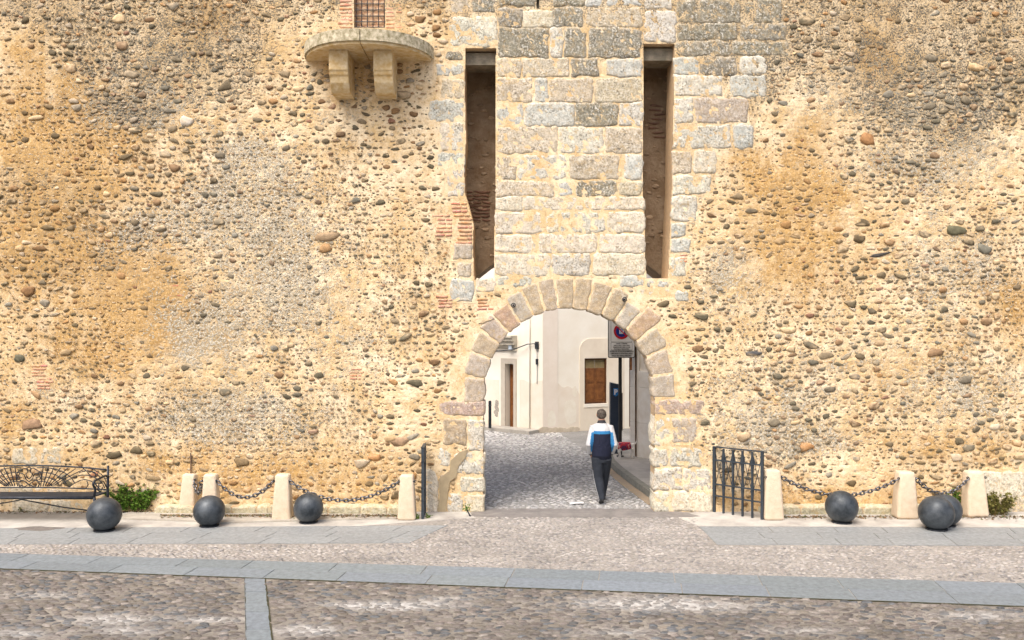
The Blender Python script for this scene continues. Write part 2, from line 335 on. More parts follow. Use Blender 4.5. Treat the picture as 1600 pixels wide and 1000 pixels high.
DRK = [(235, 55, 120, 60, .75), (360, 110, 60, 60, .28), (1180, 50, 120, 60, .3), (1480, 110, 110, 90, .5), (1560, 30, 100, 60, .35), (200, 170, 60, 30, .25), (1340, 40, 120, 40, .35), (20, -40, 900, 60, .3), (1500, -40, 900, 90, .3), (1450, 60, 230, 130, .2), (1180, 110, 60, 60, .2), (60, 300, 120, 60, .15), (120, 420, 120, 40, .12), (110, 15, 80, 20, .25)]  # dark lichen patches; broad entries at the top paint in vignette darkening
LIT = [(600, 60, 110, 90, 1.), (300, 760, 200, 40, .8), (600, 760, 120, 40, .7), (1450, 750, 200, 40, .5)]
DENS = [(380, 420, 170, 150, .5), (1340, 560, 150, 130, .35), (600, 330, 110, 90, .4), (620, 560, 110, 90, .3), (1200, 290, 90, 70, .6), (100, 280, 130, 60, .4), (1100, 560, 60, 80, .3), (560, 80, 150, 80, .3),
        (1180, 420, 70, 60, -.7), (1420, 620, 90, 30, -.4), (150, 620, 120, 40, -.3), (1270, 160, 120, 60, -.4), (1140, 180, 50, 60, -.6), (1000, 560, 60, 60, .2)]

# pebbles by dart throwing
cell = 22; gridd = {}; PB = []
def try_place(x, y, hw, hh):
    c0, c1 = int(x//cell), int(y//cell)
    for i in range(c0-1, c0+2):
        for j in range(c1-1, c1+2):
            for (a, b, w_, h_) in gridd.get((i, j), ()):
                if ((x-a)/(hw+w_+1.0))**2 + ((y-b)/(hh+h_+1.4))**2 < 1: return False
    return True
NB = 130000
px_ = rng.uniform(-420, 2020, NB); py_ = rng.uniform(-75, 799, NB)
py_ = np.where(rng.random(NB) < .62, np.round((py_+9*fbm(px_/160, py_/300, 2, 71))/10.5)*10.5 + rng.normal(0, 1.0, NB), py_)       # loose courses
dn = .66 + .75*(fbm(px_/70, py_/60, 3, 5)-.5)*2 + .6*blob(px_, py_, DENS)
szm = 1 + .9*(fbm(px_/120, py_/100, 2, 11)-.5) + .45*blob(px_, py_, LIT) - .22*blob(px_, py_, [(380, 420, 150, 150, 1.), (560, 400, 150, 100, .6)])
base_sz = np.sort(np.exp(rng.normal(0.46, .54, NB)))[::-1] # big first
perm = rng.random(NB); keep = rng.random(NB) < dn.clip(.05, 1)
for i in range(NB):
    if not keep[i]: continue
    hw = min(13, max(1.1, base_sz[i]*szm[i]*1.12)); hh = max(.9, hw*(.27+.45*perm[i]))
    if hh > 6.5: hh = 6.5
    x, y = px_[i], py_[i]; yy = int(y-RY0)
    if not (0 <= yy < RH): continue
    if block[yy, int(min(max(x-hw-RX0, 0), RW-1))] or block[yy, int(min(max(x+hw-RX0, 0), RW-1))] or block[max(0, int(yy-hh)), int(x-RX0)] or block[min(RH-1, int(yy+hh)), int(x-RX0)]: continue
    if try_place(x, y, hw, hh):
        gridd.setdefault((int(x//cell), int(y//cell)), []).append((x, y, hw, hh)); PB.append((x, y, hw, hh))
SPECIAL = [(1495, 360, 18, 7, (.13, .12, .07)), (510, 370, 18, 7, (.34, .24, .14)), (50, 663, 16, 8, (.30, .19, .11)), (1356, 218, 13, 8, (.36, .19, .08)), (1327, 218, 7, 5, (.13, .13, .11)), (45, 455, 10, 7, (.22, .12, .05)),
           (292, 190, 11, 8, (.55, .50, .42)), (1177, 552, 13, 3.5, (.08, .08, .08)), (1376, 398, 17, 2.5, (.06, .055, .05)), (1335, 588, 10, 5, (.17, .15, .12)), (1260, 698, 11, 7, (.42, .22, .09)), (585, 715, 10, 5, (.45, .24, .10)),
           (30, 560, 9, 6, (.12, .11, .07)), (508, 388, 9, 7, (.40, .24, .11)), (760, 502, 12, 1.8, (.05, .05, .05)), (610, 685, 10, 5, (.45, .30, .15)), (490, 675, 8, 4, (.24, .15, .10)), (625, 690, 13, 8, (.38, .25, .15)), (1525, 105, 14, 6, (.45, .28, .10))]
PB = [p for p in PB if all(((p[0]-q[0])/(p[2]+q[2]))**2 + ((p[1]-q[1])/(p[3]+q[3]))**2 > 1 for q in SPECIAL)]
nreg = len(PB); PB = np.array(PB + [q[:4] for q in SPECIAL]); NPB = len(PB); print('pebbles', NPB)
pal = np.array([(.10, .084, .048), (.145, .11, .06), (.20, .115, .052), (.33, .185, .075), (.28, .21, .12), (.25, .225, .17), (.46, .38, .27), (.22, .105, .06), (.125, .12, .09), (.52, .38, .21)])
pw = np.array([.28, .24, .15, .08, .09, .06, .07, .025, .03, .08]); lp = np.array([0.02, .05, .08, .12, .15, .16, .26, .05, .04, .07])
lit = blob(PB[:, 0], PB[:, 1], LIT).clip(0, 1); pc = np.empty((NPB, 3))
for i in range(NPB):
    w_ = pw*(1-lit[i]) + lp*lit[i]*1.0; w_ = w_/w_.sum(); pc[i] = pal[rng.choice(10, p=w_)]*rng.uniform(.75, 1.3)
fo_ = (blob(PB[:, 0], PB[:, 1], OCH)*.5).clip(0, .5)[:, None]*rng.uniform(.2, 1, (NPB, 1)); pc = pc*(1-fo_) + np.array((.36, .20, .06))*fo_
fg_ = (blob(PB[:, 0], PB[:, 1], AGG)*1.3).clip(0, .55)[:, None]*rng.uniform(.2, 1, (NPB, 1)); pc = pc*(1-fg_) + np.array((.27, .25, .20))*fg_
for k, q in enumerate(SPECIAL): pc[nreg+k] = q[4]
C = np.stack([WX(PB[:, 0]), np.full(NPB, WY), WZ(PB[:, 1])], 1)
S = np.stack([PB[:, 2]*s_px, PB[:, 3]*s_px, np.minimum(PB[:, 3]*s_px*rng.uniform(.32, .62, NPB), .028)], 1)
C[:, 1] += S[:, 2]*rng.uniform(.0, .45, NPB)-.0045
Vp, Fp, Cp = pebbles(C + np.array([0, -WY, 0]), S, rng.normal(0, .24, NPB), pc, IC2, rough=.17, coat=(.60, .45, .27))
o = mesh_np('embedded_pebbles', Vp, Fp, M_PEB, WALL, Cp)

# mortar face: fine height field with the openings cut out
fx_ = np.concatenate([np.linspace(-14, -9.3, 60)[:-1], np.arange(-9.3, 9.3, .0122), np.linspace(9.3, 14, 60)])
fz_ = np.arange(-.02, 9.62, .0122)
GX, GZ = np.meshgrid(fx_, fz_); PX = GX/s_px+800; PY = HY-(GZ-CH)/s_px
H = .05*(fbm(GX*.9, GZ*.9, 3, 2)-.5) + .014*(fbm(GX*6, GZ*6, 3, 4)-.5)
och = blob(PX, PY, OCH); agg = blob(PX, PY, AGG); drk = blob(PX, PY, DRK)
agg = 1.1*agg*(.55+.9*fbm(PX/45, PY/45, 3, 21)) + .10*(fbm(PX/110, PY/90, 3, 31)-.35); och = (1.15*och+.22*fbm(PX/160, PY/120, 3, 61)*(np.abs(PX-890) > 330))*(.5+fbm(PX/60, PY/40, 4, 23)); drk = 1.9*drk*(.35+.7*fbm(PX/40, PY/40, 4, 25)+.75*(fbm(PX/9, PY/90, 3, 27)))
och = och*(.55+.95*fbm(PX/11, PY/80, 3, 29)) + .5*(fbm(PX/7, PY/150, 3, 33)-.58).clip(0, 1)
H += agg.clip(0, .6)*.022*(fbm(GX*22, GZ*22, 3, 8)-.5)*2
ash = np.zeros(PX.shape, bool)
for a, b, c, d, k in AB: ash |= (PX > a-4) & (PX < c+4) & (PY > b-4) & (PY < d+4)
rr_ = np.hypot(PX-AC[0], PY-AC[1]); near = (rr_ < 190) & (PY < 625)
H = np.where(near, H*.2, H)
H = np.where(ash, H*.3+.0008+.005*(fbm(GX*12, GZ*12, 3, 77)-.5), H)
# sockets round the pebbles
pxmin = fx_; 
for (x, y, hw, hh) in PB:
    if hw < 1.8 or not (-30 < x < 1630): continue
    X0, Z0 = float(WX(x)), float(WZ(y)); rx, rz = (hw+2.2)*s_px*1.25, (hh+2.2)*s_px*1.25
    i0, i1 = np.searchsorted(fx_, [X0-rx, X0+rx]); j0, j1 = np.searchsorted(fz_, [Z0-rz, Z0+rz])
    u = (fx_[i0:i1][None]-X0)/rx; v = (fz_[j0:j1][:, None]-Z0)/rz; d = np.sqrt(u*u+v*v)
    H[j0:j1, i0:i1] -= np.where(d < 1, .014*min(1, hh/3)*sm(((1-d)*1.6).clip(0, 1))*(.6-.5*np.sign(v)*np.abs(v)**.5), 0)
ny, nx = GX.shape
V = np.stack([GX, -H, GZ], -1).reshape(-1, 3)
ii = (np.arange(ny-1)[:, None]*nx + np.arange(nx-1)[None]).ravel()
cxp = ((PX[:-1, :-1]+PX[1:, 1:])/2); cyp = ((PY[:-1, :-1]+PY[1:, 1:])/2)
hole = inside(SLOT_L, cxp, cyp) | inside(SLOT_R, cxp, cyp) | inside(arch_pts(AR+2.6, 60, 805), cxp, cyp) | ((cxp > 553.5) & (cxp < 601.5) & (cyp < 43) & (cyp > -75)) | ((cxp > 838) & (cxp < 843) & (cyp < 13) & (cyp > -20))
ii = ii[~hole.ravel()]; Fq = np.stack([ii, ii+1, ii+1+nx, ii+nx], 1)
mask = np.stack([och, agg, drk], -1).reshape(-1, 3)
agg = agg; mesh_np('mortar_face', V, Fq, M_MORT, WALL, mask, cname='mask')

# stone blocks
def stone(quad, col, speck, proud=.016, depth=.07, wob=1.4, Y0=0., rnd=.10, acc=None, step=3.2, rough=.006, smear=.34):
    q = [np.array((float(WX(a)), float(WZ(b)))) for a, b in quad]
    wpx = (np.hypot(*(q[1]-q[0])) + np.hypot(*(q[2]-q[3])))/2/s_px; hpx = (np.hypot(*(q[3]-q[0])) + np.hypot(*(q[2]-q[1])))/2/s_px
    n = int(min(40, max(4, wpx/step))); m = int(min(30, max(4, hpx/step)))
    u, v = np.meshgrid(np.linspace(-1, 1, n+1), np.linspace(-1, 1, m+1))
    k = 1 - rnd*(np.abs(u)**5*np.abs(v)**5); uu, vv = u*k, v*k; a, b = (uu+1)/2, (vv+1)/2
    Pq = (q[0][None, None]*((1-a)*(1-b))[..., None] + q[1]*(a*(1-b))[..., None] + q[2]*(a*b)[..., None] + q[3]*((1-a)*b)[..., None])
    e = np.maximum(np.abs(u), np.abs(v))**3; sd_ = rng.integers(0, 90)
    Pq[..., 0] += e*wob*s_px*(fbm(Pq[..., 0]*9, Pq[..., 1]*9, 3, sd_)-.5)*2.4; Pq[..., 1] += e*wob*s_px*(fbm(Pq[..., 0]*9+7, Pq[..., 1]*9, 3, sd_+3)-.5)*2.4
    dx = (1-np.abs(u))*wpx/2; dy = (1-np.abs(v))*hpx/2; dd = np.minimum(dx, dy)
    h = proud*np.minimum(dd/3.0, 1)**.8 + rough*(fbm(Pq[..., 0]*14, Pq[..., 1]*14, 3, sd_+6)-.5)*2*np.minimum(dd/3, 1)
    Vv = np.stack([Pq[..., 0], Y0-h, Pq[..., 1]], -1).reshape(-1, 3); W = n+1
    I = (np.arange(m)[:, None]*W + np.arange(n)[None]).ravel(); Fc = np.stack([I, I+W, I+W+1, I+1], 1)
    ring = list(range(0, n)) + [n + W*j for j in range(0, m)] + [m*W + n - j for j in range(0, n)] + [W*(m-j) for j in range(0, m)]
    back = Vv[ring].copy(); back[:, 1] = Y0+depth; nb = len(Vv); Vv = np.vstack([Vv, back]); r_ = np.array(ring); r2 = np.roll(r_, -1); b_ = nb+np.arange(len(ring)); b2 = np.roll(b_, -1)
    Fc = np.vstack([Fc, np.stack([r_, r2, b2, b_], 1)]); cc = np.tile(np.array([*col, speck]), (len(Vv), 1))
    nv = (n+1)*(m+1); px_e = dd.ravel(); nz = fbm(Pq[..., 0].ravel()*16, Pq[..., 1].ravel()*16, 3, sd_+9); sf = ((nz-.36)*5 + (1.6-px_e)*.45).clip(0, 1)*(px_e < 7)*smear
    sf = np.maximum(sf, ((nz-.66)*8).clip(0, .8)*smear); cc[:nv, :3] = cc[:nv, :3]*(1-sf[:, None]) + np.array((.68, .55, .38))*sf[:, None]; cc[:nv, 3] *= (1-sf)
    cc[:nv, :3] *= (.82+.36*fbm(Pq[..., 0].ravel()*5, Pq[..., 1].ravel()*7, 3, sd_+12))[:, None]
    if acc is not None:
        off = sum(len(x) for x in acc[0]); acc[0].append(Vv); acc[1].append(Fc+off); acc[2].append(cc)
    return Vv, Fc, cc
# alpha carries the speckle, so the tint uses a 4-channel attribute
acc = ([], [], [])
for a, b, c, d, k in AB:
    col, spk = KC[k]; col = np.array(col)*rng.uniform(.93, 1.07)*np.array([1, rng.uniform(.985, 1.015), rng.uniform(.96, 1.03)])
    j = lambda: rng.uniform(-1.3, 1.3)
    edge = b > 620 and (a in (1020, 1021) or c == 757)
    e_ = 0 if edge else 1.0
    stone([(a-e_+j()*.5, b-e_+j()), (c+e_+j()*.5, b-e_+j()), (c+e_+j()*.5, d+e_+j()), (a-e_+j()*.5, d+e_+j())], col, spk, proud=rng.uniform(.003, .007), depth=.37 if edge else .06, acc=acc, rough=.020 if k in 'dw' else .014, wob=3.2, rnd=rng.uniform(.0, .10))
mesh_np('dressed_stone_blocks', np.vstack(acc[0]), np.vstack(acc[1]), M_ASH, WALL, np.vstack(acc[2]))
acc = ([], [], [])
for a, b, c, d in BRICKS:
    x = a
    while x < c-3:
        e = min(c, x+rng.uniform(12, 20)); e = c if c-e < 5 else e
        stone([(x, b), (e-.6, b+rng.uniform(-.4, .4)), (e-.6, d), (x, d+rng.uniform(-.4, .4))], np.array([.50, .20, .11])*rng.uniform(.8, 1.25)*np.array([1, rng.uniform(.9, 1.3), rng.uniform(.9, 1.4)]), 0, proud=rng.uniform(.008, .02), depth=.05, wob=.5, acc=acc, step=2)
        x = e+.4
mesh_np('brick_patches', np.vstack(acc[0]), np.vstack(acc[1]), M_BRK, WALL, np.vstack(acc[2]))

# arch ring
ang = [186, 170.5, 156.5, 144.5, 134.5, 124.5, 114.5, 106, 97, 87, 77.5, 67, 57.5, 48, 37.5, 25, 11, -3]
VC = [(.43, .36, .30), (.44, .38, .33), (.44, .34, .22), (.42, .34, .31), (.40, .20, .13), (.43, .40, .34), (.44, .34, .21), (.38, .30, .22), (.42, .32, .19), (.44, .34, .21), (.40, .30, .18), (.38, .29, .17), (.44, .42, .37), (.42, .24, .13), (.46, .39, .29), (.47, .38, .30), (.42, .38, .33)]
VR = [164, 166, 168, 172, 172, 178, 180, 181, 180, 181, 181, 180, 170, 186, 172, 168, 166]
ring = empty('arch_ring', (0, 0, 0), parent=WALL)
for i in range(17):
    a1, a2 = R(ang[i]-.45), R(ang[i+1]+.45); rr = VR[i] + rng.uniform(-1, 1)
    pt = lambda r_, a: (AC[0]+r_*math.cos(a), AC[1]-r_*math.sin(a))
    Vv, Fc, cc = stone([pt(rr, a1), pt(rr, a2), pt(AR, a2), pt(AR, a1)], (np.array(VC[i])*.5+np.array((.45, .37, .26))*.5)*.95, .55, smear=.35, proud=.010, depth=.36, wob=2.0, rnd=.06, step=2.2, rough=.010)
    mesh_np('voussoir', Vv, Fc, M_VOU, ring, cc)
# linings of the openings
def lining(outline, y0, y1, name, m, closed=True, sub=1):
    b = MB(); n = len(outline); A = [b.bm.verts.new((float(WX(p[0])), y0, float(WZ(p[1])))) for p in outline]; B = [b.bm.verts.new((float(WX(p[0])), y1, float(WZ(p[1])))) for p in outline]
    for i in range(n if closed else n-1): b.bm.faces.new((A[i], A[(i+1) % n], B[(i+1) % n], B[i]))
    return b.build(name, m, WALL, smooth=False)
lining(arch_pts(AR+1.8, 40, 803), -.006, .365, 'arch_lining', M_JMORT, closed=False)
lining(SLOT_L, .0, .68, 'slot_lining', M_JMORT); lining(SLOT_R, .0, .68, 'slot_lining', M_JMORT)
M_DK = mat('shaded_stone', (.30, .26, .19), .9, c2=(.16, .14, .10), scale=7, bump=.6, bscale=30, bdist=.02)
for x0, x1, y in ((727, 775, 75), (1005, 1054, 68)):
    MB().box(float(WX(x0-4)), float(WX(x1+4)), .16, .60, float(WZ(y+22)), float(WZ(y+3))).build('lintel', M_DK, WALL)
# back of the front skin, chamber and rear wall with the wider arch (outline at distance 15.9)
YR = 15.35; kk = YR/F
def RXZ(px, py): return ((px-800)*kk, CH-(py-HY)*kk)
rc = RXZ(890, 595); RRm = 218*kk; Lx, Rx = rc[0]-RRm, rc[0]+RRm
arc = [(rc[0]+RRm*math.cos(math.pi*i/36), rc[1]+RRm*math.sin(math.pi*i/36)) for i in range(37)]
out = [(-14, -.02), (Lx, -.02)] + arc[::-1] + [(Rx, -.02), (14, -.02), (14, 9.6), (-14, 9.6)]
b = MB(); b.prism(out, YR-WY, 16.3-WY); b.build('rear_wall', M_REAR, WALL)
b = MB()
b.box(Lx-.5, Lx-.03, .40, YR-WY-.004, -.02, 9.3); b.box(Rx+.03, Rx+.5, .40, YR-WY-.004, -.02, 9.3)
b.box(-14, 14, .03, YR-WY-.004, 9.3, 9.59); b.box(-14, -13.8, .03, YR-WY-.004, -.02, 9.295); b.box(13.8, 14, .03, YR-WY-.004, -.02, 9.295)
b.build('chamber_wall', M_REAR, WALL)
# rough rubble on the visible rear wall
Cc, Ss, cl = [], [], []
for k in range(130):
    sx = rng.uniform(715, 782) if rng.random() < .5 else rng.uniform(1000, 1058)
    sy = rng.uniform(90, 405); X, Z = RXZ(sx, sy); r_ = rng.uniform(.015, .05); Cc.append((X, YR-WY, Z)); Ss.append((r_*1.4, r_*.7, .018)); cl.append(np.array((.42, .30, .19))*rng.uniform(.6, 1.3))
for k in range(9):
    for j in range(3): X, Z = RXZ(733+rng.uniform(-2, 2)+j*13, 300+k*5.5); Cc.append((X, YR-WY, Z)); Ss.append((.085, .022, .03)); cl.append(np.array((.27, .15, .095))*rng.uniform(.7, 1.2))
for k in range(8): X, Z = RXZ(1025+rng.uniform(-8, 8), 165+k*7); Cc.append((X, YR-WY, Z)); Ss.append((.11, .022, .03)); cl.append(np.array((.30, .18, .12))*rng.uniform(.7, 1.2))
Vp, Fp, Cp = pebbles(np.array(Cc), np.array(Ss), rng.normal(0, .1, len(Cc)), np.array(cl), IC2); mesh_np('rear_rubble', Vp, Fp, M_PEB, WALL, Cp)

# balcony stub with corbels, window and grille
M_BAL = mat('weathered_balcony_stone', (.66, .58, .42), .9, c2=(.22, .19, .10), scale=13, bump=.7, bscale=55, bdist=.008)
M_BAL2 = mat('honey_stone', (.50, .33, .13), .9, c2=(.66, .54, .34), scale=9, bump=.5, bscale=60, bdist=.006)
bal = empty('balcony', (0, 0, 0), parent=WALL)
bc = float(WX(577)); bw = float(WX(678)-WX(476))/2*.965; bz = float(WZ(96)) ; bd = .92
def half(x0, x1, grow, zlo, zhi, y1=0.05):
    n = 26; pts = []
    for i in range(n+1):
        x = x0+(x1-x0)*i/n; t = min(1, abs((x-bc)/(bw+grow))); pts.append((x, -(bd+grow)*max(0, 1-t**2.3)**.62))
    return [(x0, y1)] + [p for p in pts] + [(x1, y1)]
for (x0, x1) in ((bc-bw, bc+.006), (bc+.020, bc+bw)):
    b = MB(); b.prism(half(x0, x1, 0, 0, 0), bz, bz+.045, axis='z'); b.build('slab', M_BAL2, bal, smooth=False)
    g = .035; xa = x0-g if x0 < bc-1e-3 and x0 == bc-bw else x0; xb = x1+g if x1 == bc+bw else x1
    b = MB(); b.prism(half(xa, xb, g, 0, 0), bz+.0452, bz+.235, axis='z')
    b.build('slab_edge', M_BAL, bal)
for xc_ in (539, 605.5):
    X0 = float(WX(xc_-13)); X1 = float(WX(xc_+15.5)); zt = bz-.003
    prof = [(.05, zt), (-.62, zt), (-.62, zt-.33), (-.60, zt-.345), (-.585, zt-.40), (-.56, zt-.42), (-.53, zt-.52), (-.47, zt-.60), (-.40, zt-.655), (-.30, zt-.66), (.05, zt-.66)]
    b = MB(); b.prism(prof, X0, X1, axis='x'); bmesh.ops.bevel(b.bm, geom=b.bm.edges[:], offset=.008, segments=1, affect='EDGES'); b.build('corbel', M_BAL2, bal)
win = empty('barred_window', (0, 0, 0), parent=WALL)
b = MB(); b.box(float(WX(551)), float(WX(604)), .16, .2, float(WZ(45)), 9.45); b.build('infill', mat('window_infill', (.62, .42, .26), .9, c2=(.52, .27, .15), scale=11, bump=.5, bscale=40), win)
acc = ([], [], [])
for i in range(11):
    for j in range(4):
        x = 554+j*12.5 - (6 if i % 2 else 0); y = 36-i*10; stone([(max(554, x+.8), y), (min(601, x+11.5), y), (min(601, x+11.5), y+8), (max(554, x+.8), y+8)], np.array((.66, .46, .29))*rng.uniform(.85, 1.15), 0, proud=.01, depth=.03, Y0=.16, acc=acc, step=3)
mesh_np('infill_bricks', np.vstack(acc[0]), np.vstack(acc[1]), M_BRK, win, np.vstack(acc[2]))
b = MB()
for x in (556, 564.8, 573.6, 582.4, 591.2, 600): b.tube([(float(WX(x)), .03, float(WZ(43))), (float(WX(x)), .03, 9.4)], .008, 6)
for y in (42, 33.5, 24.5, 15, 5.5, -4, -14, -24): b.tube([(float(WX(554)), .018, float(WZ(y))), (float(WX(602)), .018, float(WZ(y)))], .008, 6)
b.build('grille', M_IRON, win)
lining([(553.5, 43), (553.5, -60), (601.5, -60), (601.5, 43)], .0, .17, 'window_reveal', M_JMORT)
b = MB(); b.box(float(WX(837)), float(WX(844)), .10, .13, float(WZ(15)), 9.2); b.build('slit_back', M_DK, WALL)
# iron studs in the arch
for (x, y) in ((802, 477), (975, 468)):
    X, Z = float(WX(x)), float(WZ(y)); b = MB(); b.tube([(X, -.01, Z), (X, -.09, Z)], .018, 8); b.tube([(X+.035*math.cos(t*math.pi/6), -.075+.0*t, Z+.035*math.sin(t*math.pi/6)) for t in range(12)], .009, 6, closed=True)
    b.build('iron_ring', M_IRON, WALL, smooth=True)
# worn cement patch on the left pier
b = MB(); b.prism([(float(WX(x)), float(WZ(y))) for x, y in ((704, 720), (718, 706), (731, 702), (727, 715), (716, 728), (713, 745), (703, 752), (699, 775), (697, 800), (684, 800), (687, 775), (686, 748), (696, 740), (703, 735))], -.022, .02)
b.build('cement_patch', mat('cement', (.36, .29, .18), .9, c2=(.30, .24, .15), scale=12, bump=.5, bscale=60), WALL)
# low stone footing courses along the base
acc = ([], [], [])
for (xa, xb) in ((425, 640), (250, 425), (1185, 1445), (1445, 1520)):
    x = xa
    while x < xb-8:
        e = min(xb, x+rng.uniform(34, 60)); cz = rng.uniform(.85, 1.1)
        stone([(x, 787+rng.uniform(-1, 1)), (e-1.2, 787+rng.uniform(-1, 1)), (e-1.2, 804), (x, 804)], np.array((.46, .42, .28))*cz, .5, proud=.0, depth=.25, Y0=-.22, acc=acc, rough=.012); x = e
fo = mesh_np('footing_course', np.vstack(acc[0]), np.vstack(acc[1]), M_ASH, WALL, np.vstack(acc[2]))
b = MB()
for (xa, xb) in ((250, 640), (1185, 1520)): b.box(float(WX(xa+1)), float(WX(xb-2)), -.21, .05, -.02, float(WZ(788)))
b.build('footing_top', M_JMORT, WALL)

# ------------------------------------------------------------------ ground
M_GRD = mat('worn_asphalt_and_dust', (.22, .21, .19), .95, c2=(.30, .28, .25), scale=3, bump=.4, bscale=70, bdist=.006)
b = MB(); n = 1
v = [b.bm.verts.new(p) for p in ((-90, -20, -.03), (90, -20, -.03), (90, 120, -.03), (-90, 120, -.03))]; b.bm.faces.new(v)
tag(b.build('ground', M_GRD), kind='structure')
def pxpoly(pts, z=0): return [tuple(P(x, y, z))[:2] for x, y in pts]
def inpoly_w(poly, X, Y): return inside(poly, np.asarray(X), np.asarray(Y))
# granite band lines (world): top edge and bottom edge
bt0, bt1 = P(0, 865), P(1600, 912); bb0, bb1 = P(0, 889), P(1600, 948)
def lerpY(p, q, X): return p.y + (q.y-p.y)*(X-p.x)/(q.x-p.x)
def band_top(X): return lerpY(bt0, bt1, X)
def band_bot(X): return lerpY(bb0, bb1, X)
st = [P(381, 899), P(414, 899), P(426, 1000), P(383, 1000)]     # cross strip
def extend(a, b_, y): t = (y-a.y)/(b_.y-a.y); return a.x+(b_.x-a.x)*t
def strip_x(Y): return extend(st[0], st[3], Y), extend(st[1], st[2], Y)
PATCH = [(640, 945, 100, 7, 1), (180, 968, 70, 9, 1), (330, 968, 60, 6, .9), (560, 945, 70, 5, .8), (200, 985, 60, 8, .8), (1010, 943, 120, 12, 1.1), (1110, 948, 90, 8, .8), (480, 985, 60, 9, 1.1), (600, 950, 50, 6, .9), (1530, 962, 80, 8, .8), (60, 930, 80, 6, .4), (1250, 985, 80, 6, .5), (700, 935, 60, 4, .6), (30, 990, 60, 8, .7), (960, 988, 90, 7, .4)]
def topx(X, Y): return X*F/Y+800, HY+CH*F/Y
def cobble_material_sheet():
    m = bpy.data.materials.new('bedding_mortar'); m.use_nodes = True; p = m.node_tree.nodes['Principled BSDF']
    at = node(m, 'VertexColor', layer_name='tint'); g = node(m, 'NewGeometry')
    n1 = node(m, 'TexNoise', i_Scale=18., i_Detail=6., i_Roughness=.7); L(m, g.outputs['Position'], n1.inputs['Vector'])
    c = mmix(m, 1., at.outputs[0], mrange(m, n1.outputs[0], .3, .7, .6, 1.3), 'MULTIPLY'); L(m, c, p.inputs['Base Color']); p.inputs['Roughness'].default_value = .9
    b_ = node(m, 'Bump', i_Strength=.5, i_Distance=.01); L(m, n1.outputs[0], b_.inputs['Height']); L(m, b_.outputs[0], p.inputs['Normal']); return m
M_BED = cobble_material_sheet()
def bed(name, x0, x1, y0, y1, z, colf, step=.04, keepf=None, hgt=0.006, lab=None):
    xs = np.arange(x0, x1+step, step); ys = np.arange(y0, y1+step, step); X, Y = np.meshgrid(xs, ys)
    Z = z + hgt*(fbm(X*5, Y*5, 3, 3)-.5)*2; W = len(xs); I = (np.arange(len(ys)-1)[:, None]*W+np.arange(W-1)[None]).ravel()
    if keepf is not None: k = keepf((X[:-1, :-1]+X[1:, 1:])/2, (Y[:-1, :-1]+Y[1:, 1:])/2).ravel(); I = I[k]
    return tag(mesh_np(name, np.stack([X, Y, Z], -1).reshape(-1, 3), np.stack([I, I+1, I+1+W, I+W], 1), M_BED, None, colf(X, Y).reshape(-1, 3)), kind='structure')
def cobbles(name, x0, x1, y0, y1, sx, sy, z, keepf, colf, hz=.5, jit=.28, tpl=IC1, ang=0., seed=1, parent=None, lift=0.):
    xs = np.arange(x0, x1, sx); ys = np.arange(y0, y1, sy); X, Y = np.meshgrid(xs, ys); X = X + (np.arange(len(ys)) % 2)[:, None]*sx/2
    X = (X + rng.normal(0, jit*sx*.6, X.shape)).ravel(); Y = (Y + rng.normal(0, jit*sy*.5, Y.shape)).ravel(); k = keepf(X, Y); X, Y = X[k], Y[k]; n = len(X)
    a = sx/2*rng.uniform(.72, 1.1, n); b_ = sy/2*rng.uniform(.75, 1.08, n); S_ = np.stack([a, b_, np.full(n, min(sx, sy)*hz)*rng.uniform(.8, 1.1, n)], 1)
    Zc = z - S_[:, 2]*.62 + rng.normal(0, .0025, n) + lift
    Vp, Fp, Cp = pebbles(np.stack([X, Y, Zc], 1), S_, rng.normal(ang, .25, n), colf(X, Y), tpl, 'ground', .09)
    return tag(mesh_np(name, Vp, Fp, M_COB, parent, Cp), kind='structure')
def patch(X, Y): px, py = topx(X, Y); return blob(px, py, [(a, b_, c*.8, d*.8, e) for a, b_, c, d, e in PATCH])*(.5+fbm(X*4, Y*4, 3, 12))
def fcol(X, Y):
    n = len(X); palg = np.array([(.10, .086, .075), (.135, .115, .10), (.09, .088, .085), (.175, .155, .135), (.115, .10, .088), (.075, .08, .084), (.125, .108, .085)]); c = palg[rng.integers(0, 7, n)]*rng.uniform(.7, 1.3, (n, 1))
    f = (patch(X, Y)).clip(0, .5)[:, None]; return c*(1-f)+np.array((.28, .27, .25))*f*rng.uniform(.7, 1.1, (n, 1))
def fkeep(X, Y):
    l_, r_ = strip_x(Y); return (Y < band_bot(X)-.03) & ((X < l_-.03) | (X > r_+.03)) & (Y > 6.5)
def fbed(X, Y):
    f = (patch(X, Y)*1.1).clip(0, 1)[..., None]; g = fbm(X*2.5, Y*2.5, 3, 9)[..., None]; base = np.array((.06, .052, .04))*(1-g)+np.array((.27, .245, .205))*g; return base*(1-f)+np.array((.38, .37, .345))*f*(.6+.8*fbm(X*14, Y*14, 3, 88)[..., None])
bed('front_cobble_bed', -9, 9, 5.5, 12.2, -.002, fbed, .035, lambda X, Y: Y < band_bot(X)+.05)
cobbles('front_cobbles', -8.5, 8.5, 6.5, 12.2, .135, .07, 0, fkeep, fcol, lift=.003, hz=.36, tpl=IC2, jit=.34)
def mkeep(X, Y):
    px, py = topx(X, Y); return (Y > band_top(X)+.03) & (((px < 600) & (py > 851)) | ((px > 1115) & (py > 853)) | ((px >= 600) & (px <= 1115) & (py > 808) & ~((px < 700) & (py < 850) & (px < 600+(850-py)*3.0)) & ~((px > 1090) & (py < 853) & (px > 1115-(853-py)*.7))))
